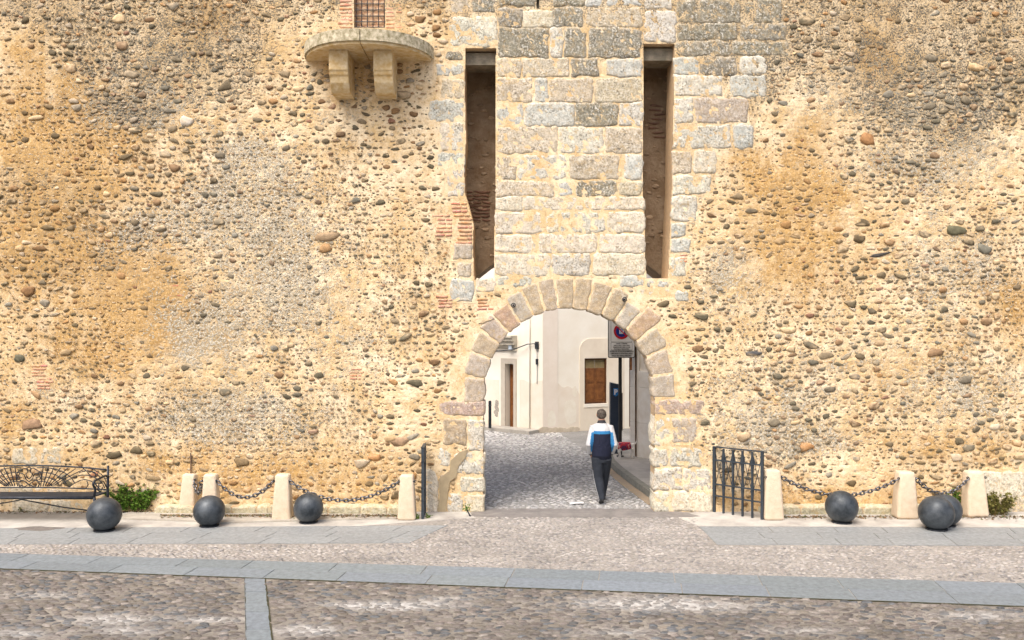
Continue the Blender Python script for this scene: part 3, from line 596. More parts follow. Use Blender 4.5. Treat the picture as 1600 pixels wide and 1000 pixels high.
def mcol(X, Y):
    n = len(X); palg = np.array([(.28, .262, .24), (.31, .288, .26), (.26, .245, .23), (.35, .325, .295), (.29, .262, .235), (.20, .19, .18)]); return palg[rng.integers(0, 6, n)]*rng.uniform(.86, 1.1, (n, 1))*(.62+.6*fbm(X*1.3, Y*2.5, 3, 15))[:, None]
bed('middle_paving_bed', -12, 12, 9.2, 14.3, -.004, lambda X, Y: np.broadcast_to(np.array((.27, .25, .22)), X.shape+(3,))*(.7+.6*fbm(X*3, Y*3, 3, 19))[..., None], .06, lambda X, Y: (Y > band_bot(X)-.05))
cobbles('middle_cobbles', -8.5, 8.5, 9.6, 14.25, .085, .055, 0, mkeep, mcol, hz=.32, jit=.35)
# granite slabs
def slab_prism(bmv, pts, z0, z1, gap=.005):
    c = sum((Vector((p[0], p[1], 0)) for p in pts), Vector())/len(pts); q = []
    for p in pts: d = Vector((p[0], p[1], 0)); q.append((d + (c-d).normalized()*gap*1.4)[:2])
    return q
def slabs(name, quads, z, cols, th=.03):
    Vv, Fv, Cv = [], [], []
    for i, q in enumerate(quads):
        q = slab_prism(None, q, 0, 0); k = len(q); o_ = len(Vv)
        for p in q: Vv.append((p[0], p[1], z))
        for p in q: Vv.append((p[0], p[1], z-th))
        Fv.append([o_+j for j in range(k)]); 
        for j in range(k): Fv.append([o_+j, o_+k+j, o_+k+(j+1) % k, o_+(j+1) % k])
        Cv += [cols(i)]*(2*k)
    f4 = np.array([f for f in Fv if len(f) == 4]); rest = {}
    for f in Fv:
        if len(f) != 4: rest.setdefault(len(f), []).append(f)
    return tag(mesh_np(name, np.array(Vv), [f4]+[np.array(x) for x in rest.values()], M_SLAB, None, np.array([(*c, 0) for c in Cv]), smooth=False), kind='structure')
sc = lambda i: np.array((.17, .195, .208))*rng.uniform(.92, 1.08)*np.array((1, 1, rng.uniform(.97, 1.04)))
qs = []
for r_ in range(2):
    x = -13.0 + .4*r_
    while x < 13:
        e = x+rng.uniform(.9, 1.25); f0, f1 = r_/2, (r_+1)/2; g = lambda X, f: (X+.12*f, band_bot(X)+(band_top(X)-band_bot(X))*f)
        qs.append([g(x, f0), g(e, f0), g(e, f1), g(x, f1)]); x = e
slabs('granite_band', qs, .004, sc)
qs = []; y = band_bot(-3.3)
while y > 5.5:
    e = y-rng.uniform(.42, .8); a, b_ = strip_x(y-.004), strip_x(e+.004); qs.append([(b_[0], e), (b_[1], e), (a[1], y), (a[0], y)]); y = e
slabs('granite_cross_strip', qs, .004, sc)
M_MOSS = mat('mossy_joint', (.025, .03, .012), .95, c2=(.07, .06, .035), scale=14)
def joint(name, A, B, w_=.028):
    d = (B-A).normalized(); nn = Vector((-d.y, d.x, 0)); n_ = int((B-A).length/.08); up, lo = [], []
    for i in range(n_+1): c = A.lerp(B, i/n_); a_ = w_*rng.uniform(.25, 1.); up.append((c.x+nn.x*.006, c.y+nn.y*.006)); lo.append((c.x-nn.x*a_, c.y-nn.y*a_))
    b = MB(); b.prism(up+lo[::-1], .0, .0072, axis='z'); tag(b.build(name, M_MOSS), kind='structure')
joint('mossy_joint', Vector((-12, band_bot(-12), 0)), Vector((12, band_bot(12), 0)))
for k_ in (0, 1): joint('mossy_joint', Vector((strip_x(10.6)[k_], 10.6, 0)), Vector((strip_x(6)[k_], 6, 0)), .018 if k_ else -.018)
# outer slab strips near the spheres
def seg_quads(p_l, p_r, q_l, q_r, n, rows=2):   # far edge left/right, near edge left/right
    out_ = []
    for r_ in range(rows):
        cuts = [0]; 
        while cuts[-1] < 1: cuts.append(cuts[-1]+rng.uniform(.8, 1.2)/n)
        cuts[-1] = 1
        for a, b_ in zip(cuts, cuts[1:]):
            def pt(t, f): A = p_l.lerp(p_r, t); B = q_l.lerp(q_r, t); return tuple(A.lerp(B, f)[:2])
            out_.append([pt(a, (r_+1)/rows), pt(b_, (r_+1)/rows), pt(b_, r_/rows), pt(a, r_/rows)])
    return out_
slabs('granite_edging', seg_quads(P(-220, 827), P(700, 821), P(-260, 851), P(640, 848.5), 9, 3) + seg_quads(P(1092, 823), P(1820, 826), P(1120, 851), P(1860, 854), 8, 3), .0045, lambda i: np.array((.235, .248, .248))*rng.uniform(.94, 1.06))
# pale pavement at the wall foot, left and right
M_PAVE = mat('pale_dusty_concrete', (.50, .48, .43), .9, c2=(.32, .30, .27), scale=2.2, detail=8, bump=.35, bscale=60, bdist=.005)
def flat(name, pts, z, m, th=.05):
    b = MB(); b.prism(pts, z-th, z, axis='z'); return tag(b.build(name, m), kind='structure')
flat('left_pavement', pxpoly([(-260, 827), (560, 822), (742, 809)]) + [(-.75, WY+.02), (-14, WY+.02)], .0035, M_PAVE)
flat('right_pavement', [(3.2, WY+.02)] + pxpoly([(1060, 809), (1092, 822), (1820, 825)]) + [(14, WY+.02)], .0035, M_PAVE)
b = MB()      # worn slab edge in front of the left footing
b.prism([tuple(P(x, y)[:2]) for x, y in ((180, 812), (300, 816), (330, 819), (640, 811), (640, 806), (200, 803))], .0036, .03, axis='z'); tag(b.build('raised_kerb', mat('worn_kerb', (.44, .41, .35), .9, c2=(.33, .30, .25), scale=5, bump=.5, bscale=50)), kind='structure')
M_THR = mat('dark_worn_tarmac', (.15, .14, .13), .9, c2=(.24, .22, .20), scale=4, bump=.4, bscale=90, bdist=.004)
flat('threshold', pxpoly([(752, 795), (742, 800), (735, 806), (780, 808.5), (1080, 808.5), (1095, 807), (1060, 799), (1024, 795)]), .006, M_THR)
# street through the arch
def skeep(X, Y):
    kx = 2.62 - (Y-15.2)*.125; return (X < kx-.04) & (Y < 25.5) & (Y > WY+.15)
def scol(X, Y):
    n = len(X); palg = np.array([(.26, .26, .255), (.28, .275, .265), (.24, .24, .235), (.31, .30, .285), (.265, .258, .245)]); g = (.7+.9*fbm(X*.8, Y*.8, 4, 41))[:, None]
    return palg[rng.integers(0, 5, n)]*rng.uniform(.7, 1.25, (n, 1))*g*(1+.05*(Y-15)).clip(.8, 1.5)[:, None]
bed('street_bed', -6, 8, 14.2, 27, -.006, lambda X, Y: np.broadcast_to(np.array((.24, .235, .22)), X.shape+(3,))*(.6+.8*fbm(X*1.5, Y*1.5, 4, 44))[..., None], .07, None, .012)
cobbles('street_cobbles', -5, 3, 14.35, 25.6, .11, .085, 0, skeep, scol, hz=.34, jit=.35)
M_SIDE = mat('grey_sidewalk', (.45, .42, .37), .9, c2=(.34, .32, .28), scale=4, bump=.5, bscale=50, bdist=.006)
kp = [(2.64, 14.85), (2.60, 15.2), (2.42, 16.6), (2.27, 18.0), (2.22, 18.9), (2.25, 19.6), (2.45, 20.6), (2.9, 21.4), (3.6, 21.9), (8, 22.2)]
flat('sidewalk', [(8, 14.85)] + [(x+.12, y) for x, y in kp], .118, M_SIDE, .14)
b = MB()
for (x0, y0), (x1, y1) in zip(kp, kp[1:]):
    L_ = math.hypot(x1-x0, y1-y0); n = max(1, int(L_/.7))
    for i in range(n):
        a, c = i/n, (i+1)/n; p0 = (x0+(x1-x0)*a, y0+(y1-y0)*a); p1 = (x0+(x1-x0)*c-.0*(x1-x0), y0+(y1-y0)*c-.01)
        b.prism([p0, (p0[0]+.14, p0[1]+.0), (p1[0]+.14, p1[1]), p1], -.02, .125, axis='z')
tag(b.build('kerb', mat('dark_kerb_stone', (.17, .17, .14), .85, c2=(.26, .25, .21), scale=9, bump=.7, bscale=30)), kind='structure')
b = MB(); b.prism([(x-.02, y) for x, y in kp[:6]] + [(x-.20, y) for x, y in kp[:6]][::-1], -.01, .014, axis='z'); tag(b.build('gutter', mat('sandy_gutter', (.36, .27, .17), .9, c2=(.26, .22, .17), scale=6)), kind='structure')

# ------------------------------------------------------------------ house across the street
M_WHITE = mat('whitewash', (.86, .83, .74), .9, c2=(.80, .75, .64), scale=1.2, bump=.2, bscale=20, bdist=.006)
M_PINK = mat('old_pinkish_render', (.82, .75, .66), .9, c2=(.76, .68, .58), scale=2.0, bump=.2, bscale=25, bdist=.006)
M_LOW = mat('stained_lower_render', (.80, .74, .64), .9, c2=(.73, .64, .52), scale=1.6, detail=8, bump=.25, bscale=20, bdist=.006)
M_WOOD = mat('varnished_wood', (.24, .095, .028), .5, c2=(.13, .05, .016), scale=9, bump=.2, bscale=30, bdist=.003)
M_WOODD = mat('dark_wood', (.11, .05, .02), .6, c2=(.07, .03, .014), scale=9)
HC = P(848, 676.5); HR = P(990, 669); HL = P(757, 667.5)
HOUSE = empty('corner_house', HC); tag(HOUSE, 'whitewashed corner house seen through the arch with a brown shuttered window', 'house')
def frameM(a, b_):       # local frame: x along facade a->b, y = outward (towards camera), z up
    d = (b_-a); d.z = 0; ln = d.length; ux = d.normalized(); oy = Vector((ux.y, -ux.x, 0))
    M = Matrix(((ux.x, oy.x, 0, a.x-HC.x), (ux.y, oy.y, 0, a.y-HC.y), (0, 0, 1, 0), (0, 0, 0, 1))); return M, ln
def facade_at(M, a, b_, px, py):      # pixel -> (s, z) on facade
    A = Vector((M[0][3]+HC.x, M[1][3]+HC.y)); ux = Vector((M[0][0], M[1][0])); k = (px-800)/F     # (A+s u).x = k (A+s u).y
    s = (k*A.y-A.x)/(ux.x-k*ux.y); Y = A.y+s*ux.y; return s, CH-(py-HY)*Y/F
MR, LR_ = frameM(HC, HC+(HR-HC).normalized()*12)
ML, LL_ = frameM(HL+(HL-HC).normalized()*5, HC)
fr = lambda px, py: facade_at(MR, 0, 0, px, py); fl = lambda px, py: facade_at(ML, 0, 0, px, py)
wx0, wz1 = fr(913, 560); wx1, wz0 = fr(948, 630); dx0, dz1 = fr(983, 556); dx1, _ = fr(993, 556)
b = MB()       # right facade with openings left free
t = -.25
for (x0, x1, z0, z1) in ((0, wx0, 0, 7.2), (wx0, wx1, 0, wz0), (wx0, wx1, wz1, 7.2), (wx1, dx0, 0, 7.2), (dx0, dx1+.6, dz1, 7.2), (dx1+.6, 12, 0, 7.2)): b.box(x0, x1, t, 0, z0, z1, MR)
hw = b.build('wall', M_WHITE, HOUSE)
b = MB(); dl0, dzl = fl(790, 568); dl1, _ = fl(803, 568)
for (x0, x1, z0, z1) in ((-0.0, dl0, 0, 7.0), (dl0, dl1, dzl, 7.0), (dl1, LL_-.003, 0, 7.0)): b.box(x0, x1, -.35, 0, z0, z1, ML)
b.build('wall', M_WHITE, HOUSE)
b = MB()      # lower stained render, a coat 6 mm thick with an uneven top
sx_, sz_ = fr(872, 600); pts = [(0.0, .0)] + [(wx0-.14, 0), (wx0-.14, wz0+.25)] + [(wx0-.3, wz0+.55)] + [(s_, sz_*.96+.07*math.sin(s_*5)+.04*math.sin(s_*17)) for s_ in np.linspace(wx0-.4, .45, 14)] + [(0.0, sz_)]
b.prism(pts, .0, .007, M=MR); b.build('lower_render', M_LOW, HOUSE)
b = MB(); b.prism([(.0, .0), (.48, 0), (.48, 7.19), (0, 7.19)], .0075, .014, M=MR); b.build('corner_render', M_PINK, HOUSE)
b = MB(); fz = fl(820, 596)[1]
segs = np.linspace(LL_-.01, dl1+.22, 12)
b.prism([(LL_-.01, 0)] + [(s_, fz+.05*math.sin(s_*9)) for s_ in segs] + [(dl1+.22, 0)], .0, .007, M=ML); b.prism([(dl0-.25, 0), (0.1, 0), (.1, fz-.1), (dl0-.25, fz)], .0, .007, M=ML); b.build('lower_render', M_LOW, HOUSE)
# window surround, shutters
def arcsur():
    x0, zb = wx0-.16, 0; zt = wz1+.62; pts = [(x0, .0), (x0, zt-.35)] + [(x0+.35*(1-math.cos(a)), zt-.35+.35*math.sin(a)) for a in np.linspace(0, math.pi/2, 8)] + [(wx1+.75, zt), (wx1+.75, 0)]
    return pts
b = MB(); s_ = arcsur(); o0 = [(x, z) for x, z in s_]
for (x0, x1, z0, z1) in ((wx0-.16, wx0, 0, wz1), (wx1, wx1+.6, 0, wz1), (wx0, wx1, 0, wz0-.10)): b.box(x0, x1, .0, .02, z0, z1, MR)
b.prism([(wx0-.16, wz1), (wx0-.16, wz1+.25)] + [(wx0-.16+.35*(1-math.cos(a)), wz1+.25+.35*math.sin(a)) for a in np.linspace(0.1, math.pi/2, 8)] + [(wx1+.6, wz1+.6), (wx1+.6, wz1)], .0, .02, M=MR)
b.build('window_surround', mat('cream_render', (.77, .70, .58), .9, c2=(.70, .62, .50), scale=2, bump=.2, bscale=20), HOUSE)
wn = empty('window', (0, 0, 0), parent=HOUSE)
b = MB(); b.box(wx0-.03, wx1+.03, -.02, .035, wz0-.098, wz0-.002, MR); b.build('sill', M_WHITE, wn)
b = MB()
for (x0, x1, z0, z1) in ((wx0, wx0+.045, wz0, wz1), (wx1-.045, wx1, wz0, wz1), (wx0+.045, wx1-.045, wz1-.05, wz1), (wx0+.045, wx1-.045, wz0, wz0+.05)): b.box(x0, x1, -.10, -.02, z0, z1, MR)
b.build('frame', M_WOODD, wn)
mid = (wx0+wx1)/2; zt = wz1-.30
for (x0, x1) in ((wx0+.047, mid-.004), (mid+.004, wx1-.047)):
    b = MB(); b.box(x0, x1, -.085, -.055, wz0+.052, zt, MR); b.box(x0+.05, x1-.05, -.0545, -.045, wz0+.12, zt-.5, MR, bev=.006); b.box(x0+.05, x1-.05, -.0545, -.045, zt-.44, zt-.06, MR, bev=.006)
    b.build('shutter', M_WOOD, wn)
    b = MB(); b.box(x0, x1, -.08, -.07, zt+.002, wz1-.052, MR); b.build('pane', mat('yellowed_glass', (.20, .15, .07), .2, c2=(.28, .22, .11), scale=4, spec=.6), wn)
dr = empty('door', (0, 0, 0), parent=HOUSE)
b = MB(); b.box(dx0+.06, dx1+.54, -.16, -.12, .05, dz1-.05, MR); b.build('door_leaf', M_WOOD, dr)
b = MB()
for (x0, x1, z0, z1) in ((dx0, dx0+.06, 0, dz1), (dx1+.54, dx1+.6, 0, dz1), (dx0+.06, dx1+.54, dz1-.05, dz1)): b.box(x0, x1, -.17, -.03, z0, z1, MR)
b.build('door_frame', M_WOODD, dr)
b = MB(); b.box(dx0, dx1+.6, -.25, .10, 0, .049, MR); b.build('doorstep', M_LOW, dr)
dr = empty('door', (0, 0, 0), parent=HOUSE)
b = MB(); b.box(dl0+.02, dl1, -.24, -.20, .03, dzl-.03, ML); b.build('door_leaf', M_WOOD, dr)
b = MB(); b.box(dl0-.16, dl0, .0, .035, 0, dzl+.16, ML); b.box(dl1, dl1+.10, .0, .035, 0, dzl+.16, ML); b.box(dl0, dl1, .0, .035, dzl, dzl+.16, ML); b.build('door_surround', mat('grey_stone_trim', (.55, .50, .42), .9, c2=(.48, .43, .36), scale=5), dr)
# moulded cornice over the left door, roof slab, pipes and cables
b = MB(); cz = fl(795, 548)[1]
for i, (o_, h_) in enumerate(((.05, .10), (.10, .08), (.17, .12), (.24, .10), (.30, .07))): b.box(dl0-.9, dl1+.12, .001, o_, cz+sum((.10, .08, .12, .10, .07)[:i])+.001*i, cz+sum((.10, .08, .12, .10, .07)[:i+1]), ML)
b.build('cornice', mat('cornice_stone', (.62, .57, .47), .9, c2=(.50, .46, .38), scale=6), HOUSE)
b = MB(); b.box(-.5, 12.2, -6, .45, 7.21, 7.36, MR); b.build('roof', mat('roof_tile', (.35, .17, .10), .9, c2=(.28, .13, .08), scale=8), HOUSE)
b = MB(); b.tube([ML @ Vector((LL_-.45, .03, .0)), ML @ Vector((LL_-.45, .03, 6.9))], .022, 8); b.build('downpipe', M_WHITE, HOUSE, smooth=True)
b = MB()
x1, z1 = fl(840, 537); x0, z0 = fl(808, 546); x2, z2 = fl(775, 549)
b.tube([ML @ Vector((x2-.6, .33, z2+.1)), ML @ Vector((x2, .32, z2)), ML @ Vector((x0, .2, z0)), ML @ Vector((x0+(x1-x0)*.6, .10, z1-.02)), ML @ Vector((x1-.08, .05, z1)), ML @ Vector((x1, .04, z1-.12))], .016, 6)
b.tube([ML @ Vector((x1, .04, z1-.12)), ML @ Vector((x1+.01, .035, z1-.6)), ML @ Vector((x1+.0, .03, z1-1.2))], .008, 6)
b.box(x1-.05, x1+.05, .01, .07, z1-.16, z1+.06, ML); b.box(x1-.03, x1+.03, .01, .06, z1-.62, z1-.45, ML)
b.build('facade_cable', M_IRON, HOUSE, smooth=False)
b = MB(); xl, zl = fl(801, 540); b.box(xl-.06, xl+.06, .02, .14, zl-.12, zl+.12, ML); b.build('junction_box', mat('pale_plastic', (.5, .58, .66), .5), HOUSE)
M_SCUFF = mat('dark_scuff', (.25, .23, .20), .9, c2=(.45, .41, .35), scale=20); M_REPAIR = mat('pale_repair', (.84, .80, .70), .9, c2=(.76, .70, .58), scale=3, bump=.3, bscale=25)
b = MB()
def rag(cx_, cz_, w_, h_, M, th, n_=14):
    b.prism([(cx_+w_*(.8+.4*rng.random())*math.cos(a), cz_+h_*(.8+.4*rng.random())*math.sin(a)) for a in np.linspace(0, 2*math.pi, n_+1)[:-1]], .0072, .0072+th, M=M)
X_, Z_ = fr(892, 642); rag(X_, Z_, .22, .42, MR, .004); X_, Z_ = fr(862, 655); rag(X_, Z_, .16, .25, MR, .0085)
X_, Z_ = fr(898, 612); rag(X_, Z_, .10, .15, MR, .004); b.build('plaster_repair', M_REPAIR, HOUSE)
b = MB()
for k_ in range(14): X_, Z_ = fl(776+rng.normal(0, .8), 628+k_*1.6); rag(X_, Z_, .06, .03+.05*rng.random(), ML, .0015+.0004*k_, 8)
b.build('scuffs', M_SCUFF, HOUSE)
b = MB()
for k_ in range(9): X_, Z_ = fr(850+k_*6, 673+rng.uniform(-2, 1)); rag(X_, max(.05, Z_), .16, .035+.05*rng.random(), MR, .010+.0005*k_, 12)
b.build('base_grime', mat('damp_grime', (.50, .43, .33), .95, c2=(.62, .55, .44), scale=9), HOUSE)
# left kerb & sidewalk in front of the house
b = MB(); b.box(-2, LL_-.1, .02, .55, -.02, .10, ML.copy()); o = b.build('house_sidewalk', M_SIDE); o.location = HC; tag(o, kind='structure')

# neighbouring building with slab plinth on the right
SB = empty('plinth_building', P(985, 717)); tag(SB, 'pale building corner clad in big stone slabs on the right behind the arch', 'building')
B0 = P(985, 709, .12); B0 = Vector((2.80, 19.6, 0)); B1 = Vector((3.35, 18.9, 0)); dd_ = (B1-B0).normalized(); SB.location = B0
M_PL = mat('grey_plinth_stone', (.84, .80, .72), .85, c2=(.72, .66, .56), scale=3, detail=8, bump=.4, bscale=40, bdist=.006)
oy = Vector((dd_.y, -dd_.x, 0)); MS = Matrix(((dd_.x, oy.x, 0, 0), (dd_.y, oy.y, 0, 0), (0, 0, 1, 0), (0, 0, 0, 1)))
b = MB(); rows_ = [(.1, .92), (.925, 1.75), (1.755, 2.14)]
for z0, z1 in rows_:
    for x0, x1 in ((0, .19), (.195, 1.3), (1.305, 2.6), (2.605, 4)): b.box(x0, x1, -.4, 0, z0, z1, MS, bev=.006)
b.build('plinth_slabs', M_PL, SB)
b = MB(); b.box(.07, 4, -3.5, -.03, 2.1, 7.5, MS); b.box(.02, 4, -3.5, -.405, 0, 2.1, MS); b.build('wall', mat('pale_render', (.82, .77, .68), .9, c2=(.72, .66, .56), scale=2.5, bump=.2, bscale=20), SB)
b = MB(); b.box(.07, .30, -.028, .0, 2.141, 7.5, MS); b.build('corner_stone', M_PL, SB)
b = MB(); b.tube([MS @ Vector((.205, .02, .12)), MS @ Vector((.205, .02, 7.3))], .018, 6); b.build('pipe', M_WOODD, SB)
b = MB(); b.box(-.1, 4.2, -3.7, .2, 7.51, 7.7, MS); b.build('roof', mat('roof_tile_b', (.35, .17, .10), .9, c2=(.28, .13, .08), scale=8), SB)

# ------------------------------------------------------------------ street things
def text_mesh(txt, size, M, material, parent, name='lettering', ext=.002, align='CENTER', bold=0.):
    cu = bpy.data.curves.new('t', 'FONT'); cu.body = txt; cu.size = size; cu.align_x = align; cu.extrude = ext; cu.offset = bold; cu.resolution_u = 3
    to = bpy.data.objects.new('t', cu); COL.objects.link(to); bpy.context.view_layer.update(); dg = bpy.context.evaluated_depsgraph_get()
    me = bpy.data.meshes.new_from_object(to.evaluated_get(dg)); bpy.data.objects.remove(to); me.materials.clear(); me.materials.append(material)
    me.transform(M); o = bpy.data.objects.new(name, me); COL.objects.link(o); o.parent = parent; return o
STAND = Matrix.Rotation(R(90), 4, 'X')       # text upright facing -Y
M_SIGNW = mat('sign_pale_grey', (.82, .83, .82), .5, c2=(.76, .77, .76), scale=6); M_BLK = mat('sign_black', (.02, .02, .022), .5, c2=(.03, .03, .03), scale=5)
M_RED = mat('sign_red', (.55, .02, .04), .45, c2=(.48, .02, .03), scale=5); M_BLUE = mat('sign_blue', (.01, .03, .22), .45, c2=(.012, .04, .26), scale=5); M_LBLUE = mat('sign_light_blue', (.03, .20, .55), .45, c2=(.03, .18, .5), scale=5); M_PURE = mat('sign_white', (.8, .8, .8), .5, c2=(.76, .76, .76), scale=5)
def rrect(cx, cz, w_, h_, r_, n=5):
    pts = []
    for (sx, sz, a0) in ((1, 1, 0), (-1, 1, 90), (-1, -1, 180), (1, -1, 270)):
        for i in range(n+1): a = R(a0+90*i/n); pts.append((cx+sx*(w_/2-r_)+r_*math.cos(a), cz+sz*(h_/2-r_)+r_*math.sin(a)))
    return pts
sp = P(969, 713, .12); SG = empty('parking_sign', sp); tag(SG, 'round no parking sign on a grey panel with small writing, up on a black pole', 'road sign')
b = MB(); b.tube([(0, 0, 0), (0, 0, 3.35)], .042, 14); b.build('pole', M_BLK, SG, smooth=True, angle=40); b = MB(); b.lathe([(.09, 0), (.09, .015), (.05, .03)], 16); b.build('pole_base', M_BLK, SG)
yw = sp.y; ppm = F/yw; zb = Q(0, 559, yw).z-sp.z; x0 = (949.5-969)/ppm; x1 = (991.5-969)/ppm; cx = (x0+x1)/2; W_ = x1-x0; HH = 1.08; cz = zb+HH/2
def pan(w_, h_, cx_, cz_, r_, y0, y1, name, m): b = MB(); b.prism(rrect(cx_, cz_, w_, h_, r_), y0, y1); return b.build(name, m, SG)
pan(W_, HH, cx, cz, .04, -.075, -.045, 'sign_edge', M_BLK); pan(W_-.035, HH-.035, cx, cz, .03, -.079, -.0745, 'sign_panel', M_SIGNW)
zu = zb+.335+.003
pan(W_-.13, HH-.335-.05, cx, (zb+.395+zb+HH-.04)/2+.0, .035, -.081, -.0785, 'box_outline', M_BLK); pan(W_-.142, HH-.347-.05, cx, (zb+.395+zb+HH-.04)/2, .03, -.083, -.0805, 'box_fill', M_SIGNW)
pan(W_-.13, .19, cx, zb+.275, .03, -.081, -.0785, 'box_outline', M_BLK); pan(W_-.142, .178, cx, zb+.275, .026, -.083, -.0805, 'box_fill', M_SIGNW)
def disc(r_, y0, y1, z, name, m): b = MB(); b.prism([(cx+r_*math.cos(i*math.pi/24), z+r_*math.sin(i*math.pi/24)) for i in range(48)], y0, y1); return b.build(name, m, SG)
zc = Q(0, 517.5, yw).z-sp.z; disc(.185, -.088, -.0825, zc, 'red_ring', M_RED); disc(.135, -.090, -.0875, zc, 'blue_disc', M_BLUE)
b = MB(); b.box(cx-.055, cx+.055, -.093, -.0895, zc-.06, zc+.07); b.build('white_square', M_PURE, SG)
text_mesh('P', .13, Matrix.Translation((cx, -.094, zc-.04)) @ STAND, M_LBLUE, SG, bold=.002)
b = MB(); Mr = Matrix.Translation((cx, 0, zc)) @ Matrix.Rotation(R(45), 4, 'Y'); b.box(-.17, .17, -.0975, -.0945, -.012, .012, Mr); b.build('red_bar', M_RED, SG)
for txt, sz, zz in (('LUNES A VIERNES', .034, .325), ('10:00 A 14:00 Y 16:00 A 20:00', .030, .282), ('SABADOS DE 10:00 A 14:00', .034, .240), ('Domingos y festivos libre', .034, .200), ('ZONA DE ESTACIONAMIENTO', .040, .142), ('LIMITADO Y CONTROLADO', .040, .090), ('PAGO EN PARQUIMETRO', .040, .038)):
    text_mesh(txt, sz, Matrix.Translation((cx, -.084, zb+zz)) @ STAND, M_BLK, SG, bold=.0012)
mp = P(963.5, 711, .12); PM = empty('parking_meter', mp+Vector((0, .28, 0))); tag(PM, 'slim dark blue parking ticket machine with a white P, just behind the sign pole', 'parking meter')
k = F/(mp.y+.28); w2 = 17/k/2; hh = (711-600)/k
b = MB(); b.prism([(-w2, 0), (w2, 0), (w2, hh-.06), (-w2, hh)], -.11, .11); bmesh.ops.bevel(b.bm, geom=b.bm.edges[:], offset=.012, segments=2, affect='EDGES'); b.build('cabinet', mat('navy_grey_enamel', (.03, .045, .075), .4, .2, c2=(.04, .055, .085), scale=5), PM)
b = MB(); b.box(w2+.002, w2+.04, -.09, .09, .55, hh-.25, bev=.015); b.build('side_module', M_BLK, PM)
b = MB(); b.prism([(-.055, hh-.30), (.0, hh-.335), (.055, hh-.30), (.055, hh-.14), (-.055, hh-.14)], -.116, -.1105); b.build('emblem', M_LBLUE, PM)
text_mesh('P', .17, Matrix.Translation((.0, -.1175, hh-.285)) @ STAND, M_PURE, PM, bold=.006)
bp = P(765.5, 669, .10); SB2 = empty('steel_bollard', bp); tag(SB2, 'thin dark street bollard at the far left of the arch opening', 'bollard')
b = MB(); b.lathe([(.045, 0), (.045, .78), (.035, .82), (.0, .83)][:3], 14); b.build('shaft', M_IRON, SB2, smooth=True, angle=40); b = MB(); b.lathe([(.049, .66), (.049, .70)], 14); b.build('band', M_STEEL, SB2)

# sphere bollards
M_BALL = mat('dark_cast_iron_ball', (.026, .032, .038), .46, .35, c2=(.115, .13, .142), scale=4.0, detail=8, bump=.15, bscale=40, bdist=.003, ramp=(.35, .72))  # lighter bluish mottle puts the sky's reflection into the iron colour
def ball_mesh(r_):
    n = 28; pr = [(r_*math.cos(a), r_*math.sin(a)) for a in np.linspace(-math.pi/2*.80, math.pi/2*.985, n)]
    return pr
balls = [(163, 831, 27.0, 'largest looking dark iron ball at the right end of the bench'), (327, 824, 25, 'dark iron ball in front of the second short post from the bench'), (482, 818.5, 24, 'dark iron ball under the long chain left of the arch'),
         (1315, 818.5, 26, 'dark iron ball under the chain to the right of the iron railing'), (1463, 829.5, 27.5, 'nearer of the two overlapping dark iron balls at far right'), (1477, 823, 25.5, 'farther dark iron ball, mostly hidden behind its nearer twin')]
bm0 = None
for i, (x, y, r_, lab) in enumerate(balls):
    p = P(x, y-2, 0.0); rr = .268
    if bm0 is None:
        b = MB(); prof = ball_mesh(rr); z0 = prof[0][1]; b.lathe([(a, c-z0) for a, c in prof], 40); o = b.build('iron_ball', M_BALL, None, smooth=True, angle=60); bm0 = o
    else: o = bm0.copy(); COL.objects.link(o)
    sc_ = .955*(r_*p.y/F)/rr; o.location = p + Vector((0, 0, .012)); o.scale = (sc_,)*3; o.rotation_euler = (0, 0, i*1.3); tag(o, lab, 'ball bollard', 'iron ball bollards in front of the wall')
    b = MB(); b.lathe([(.165, -.02), (.165, .014)], 24); c = b.build('footing_ring', M_IRON, o)

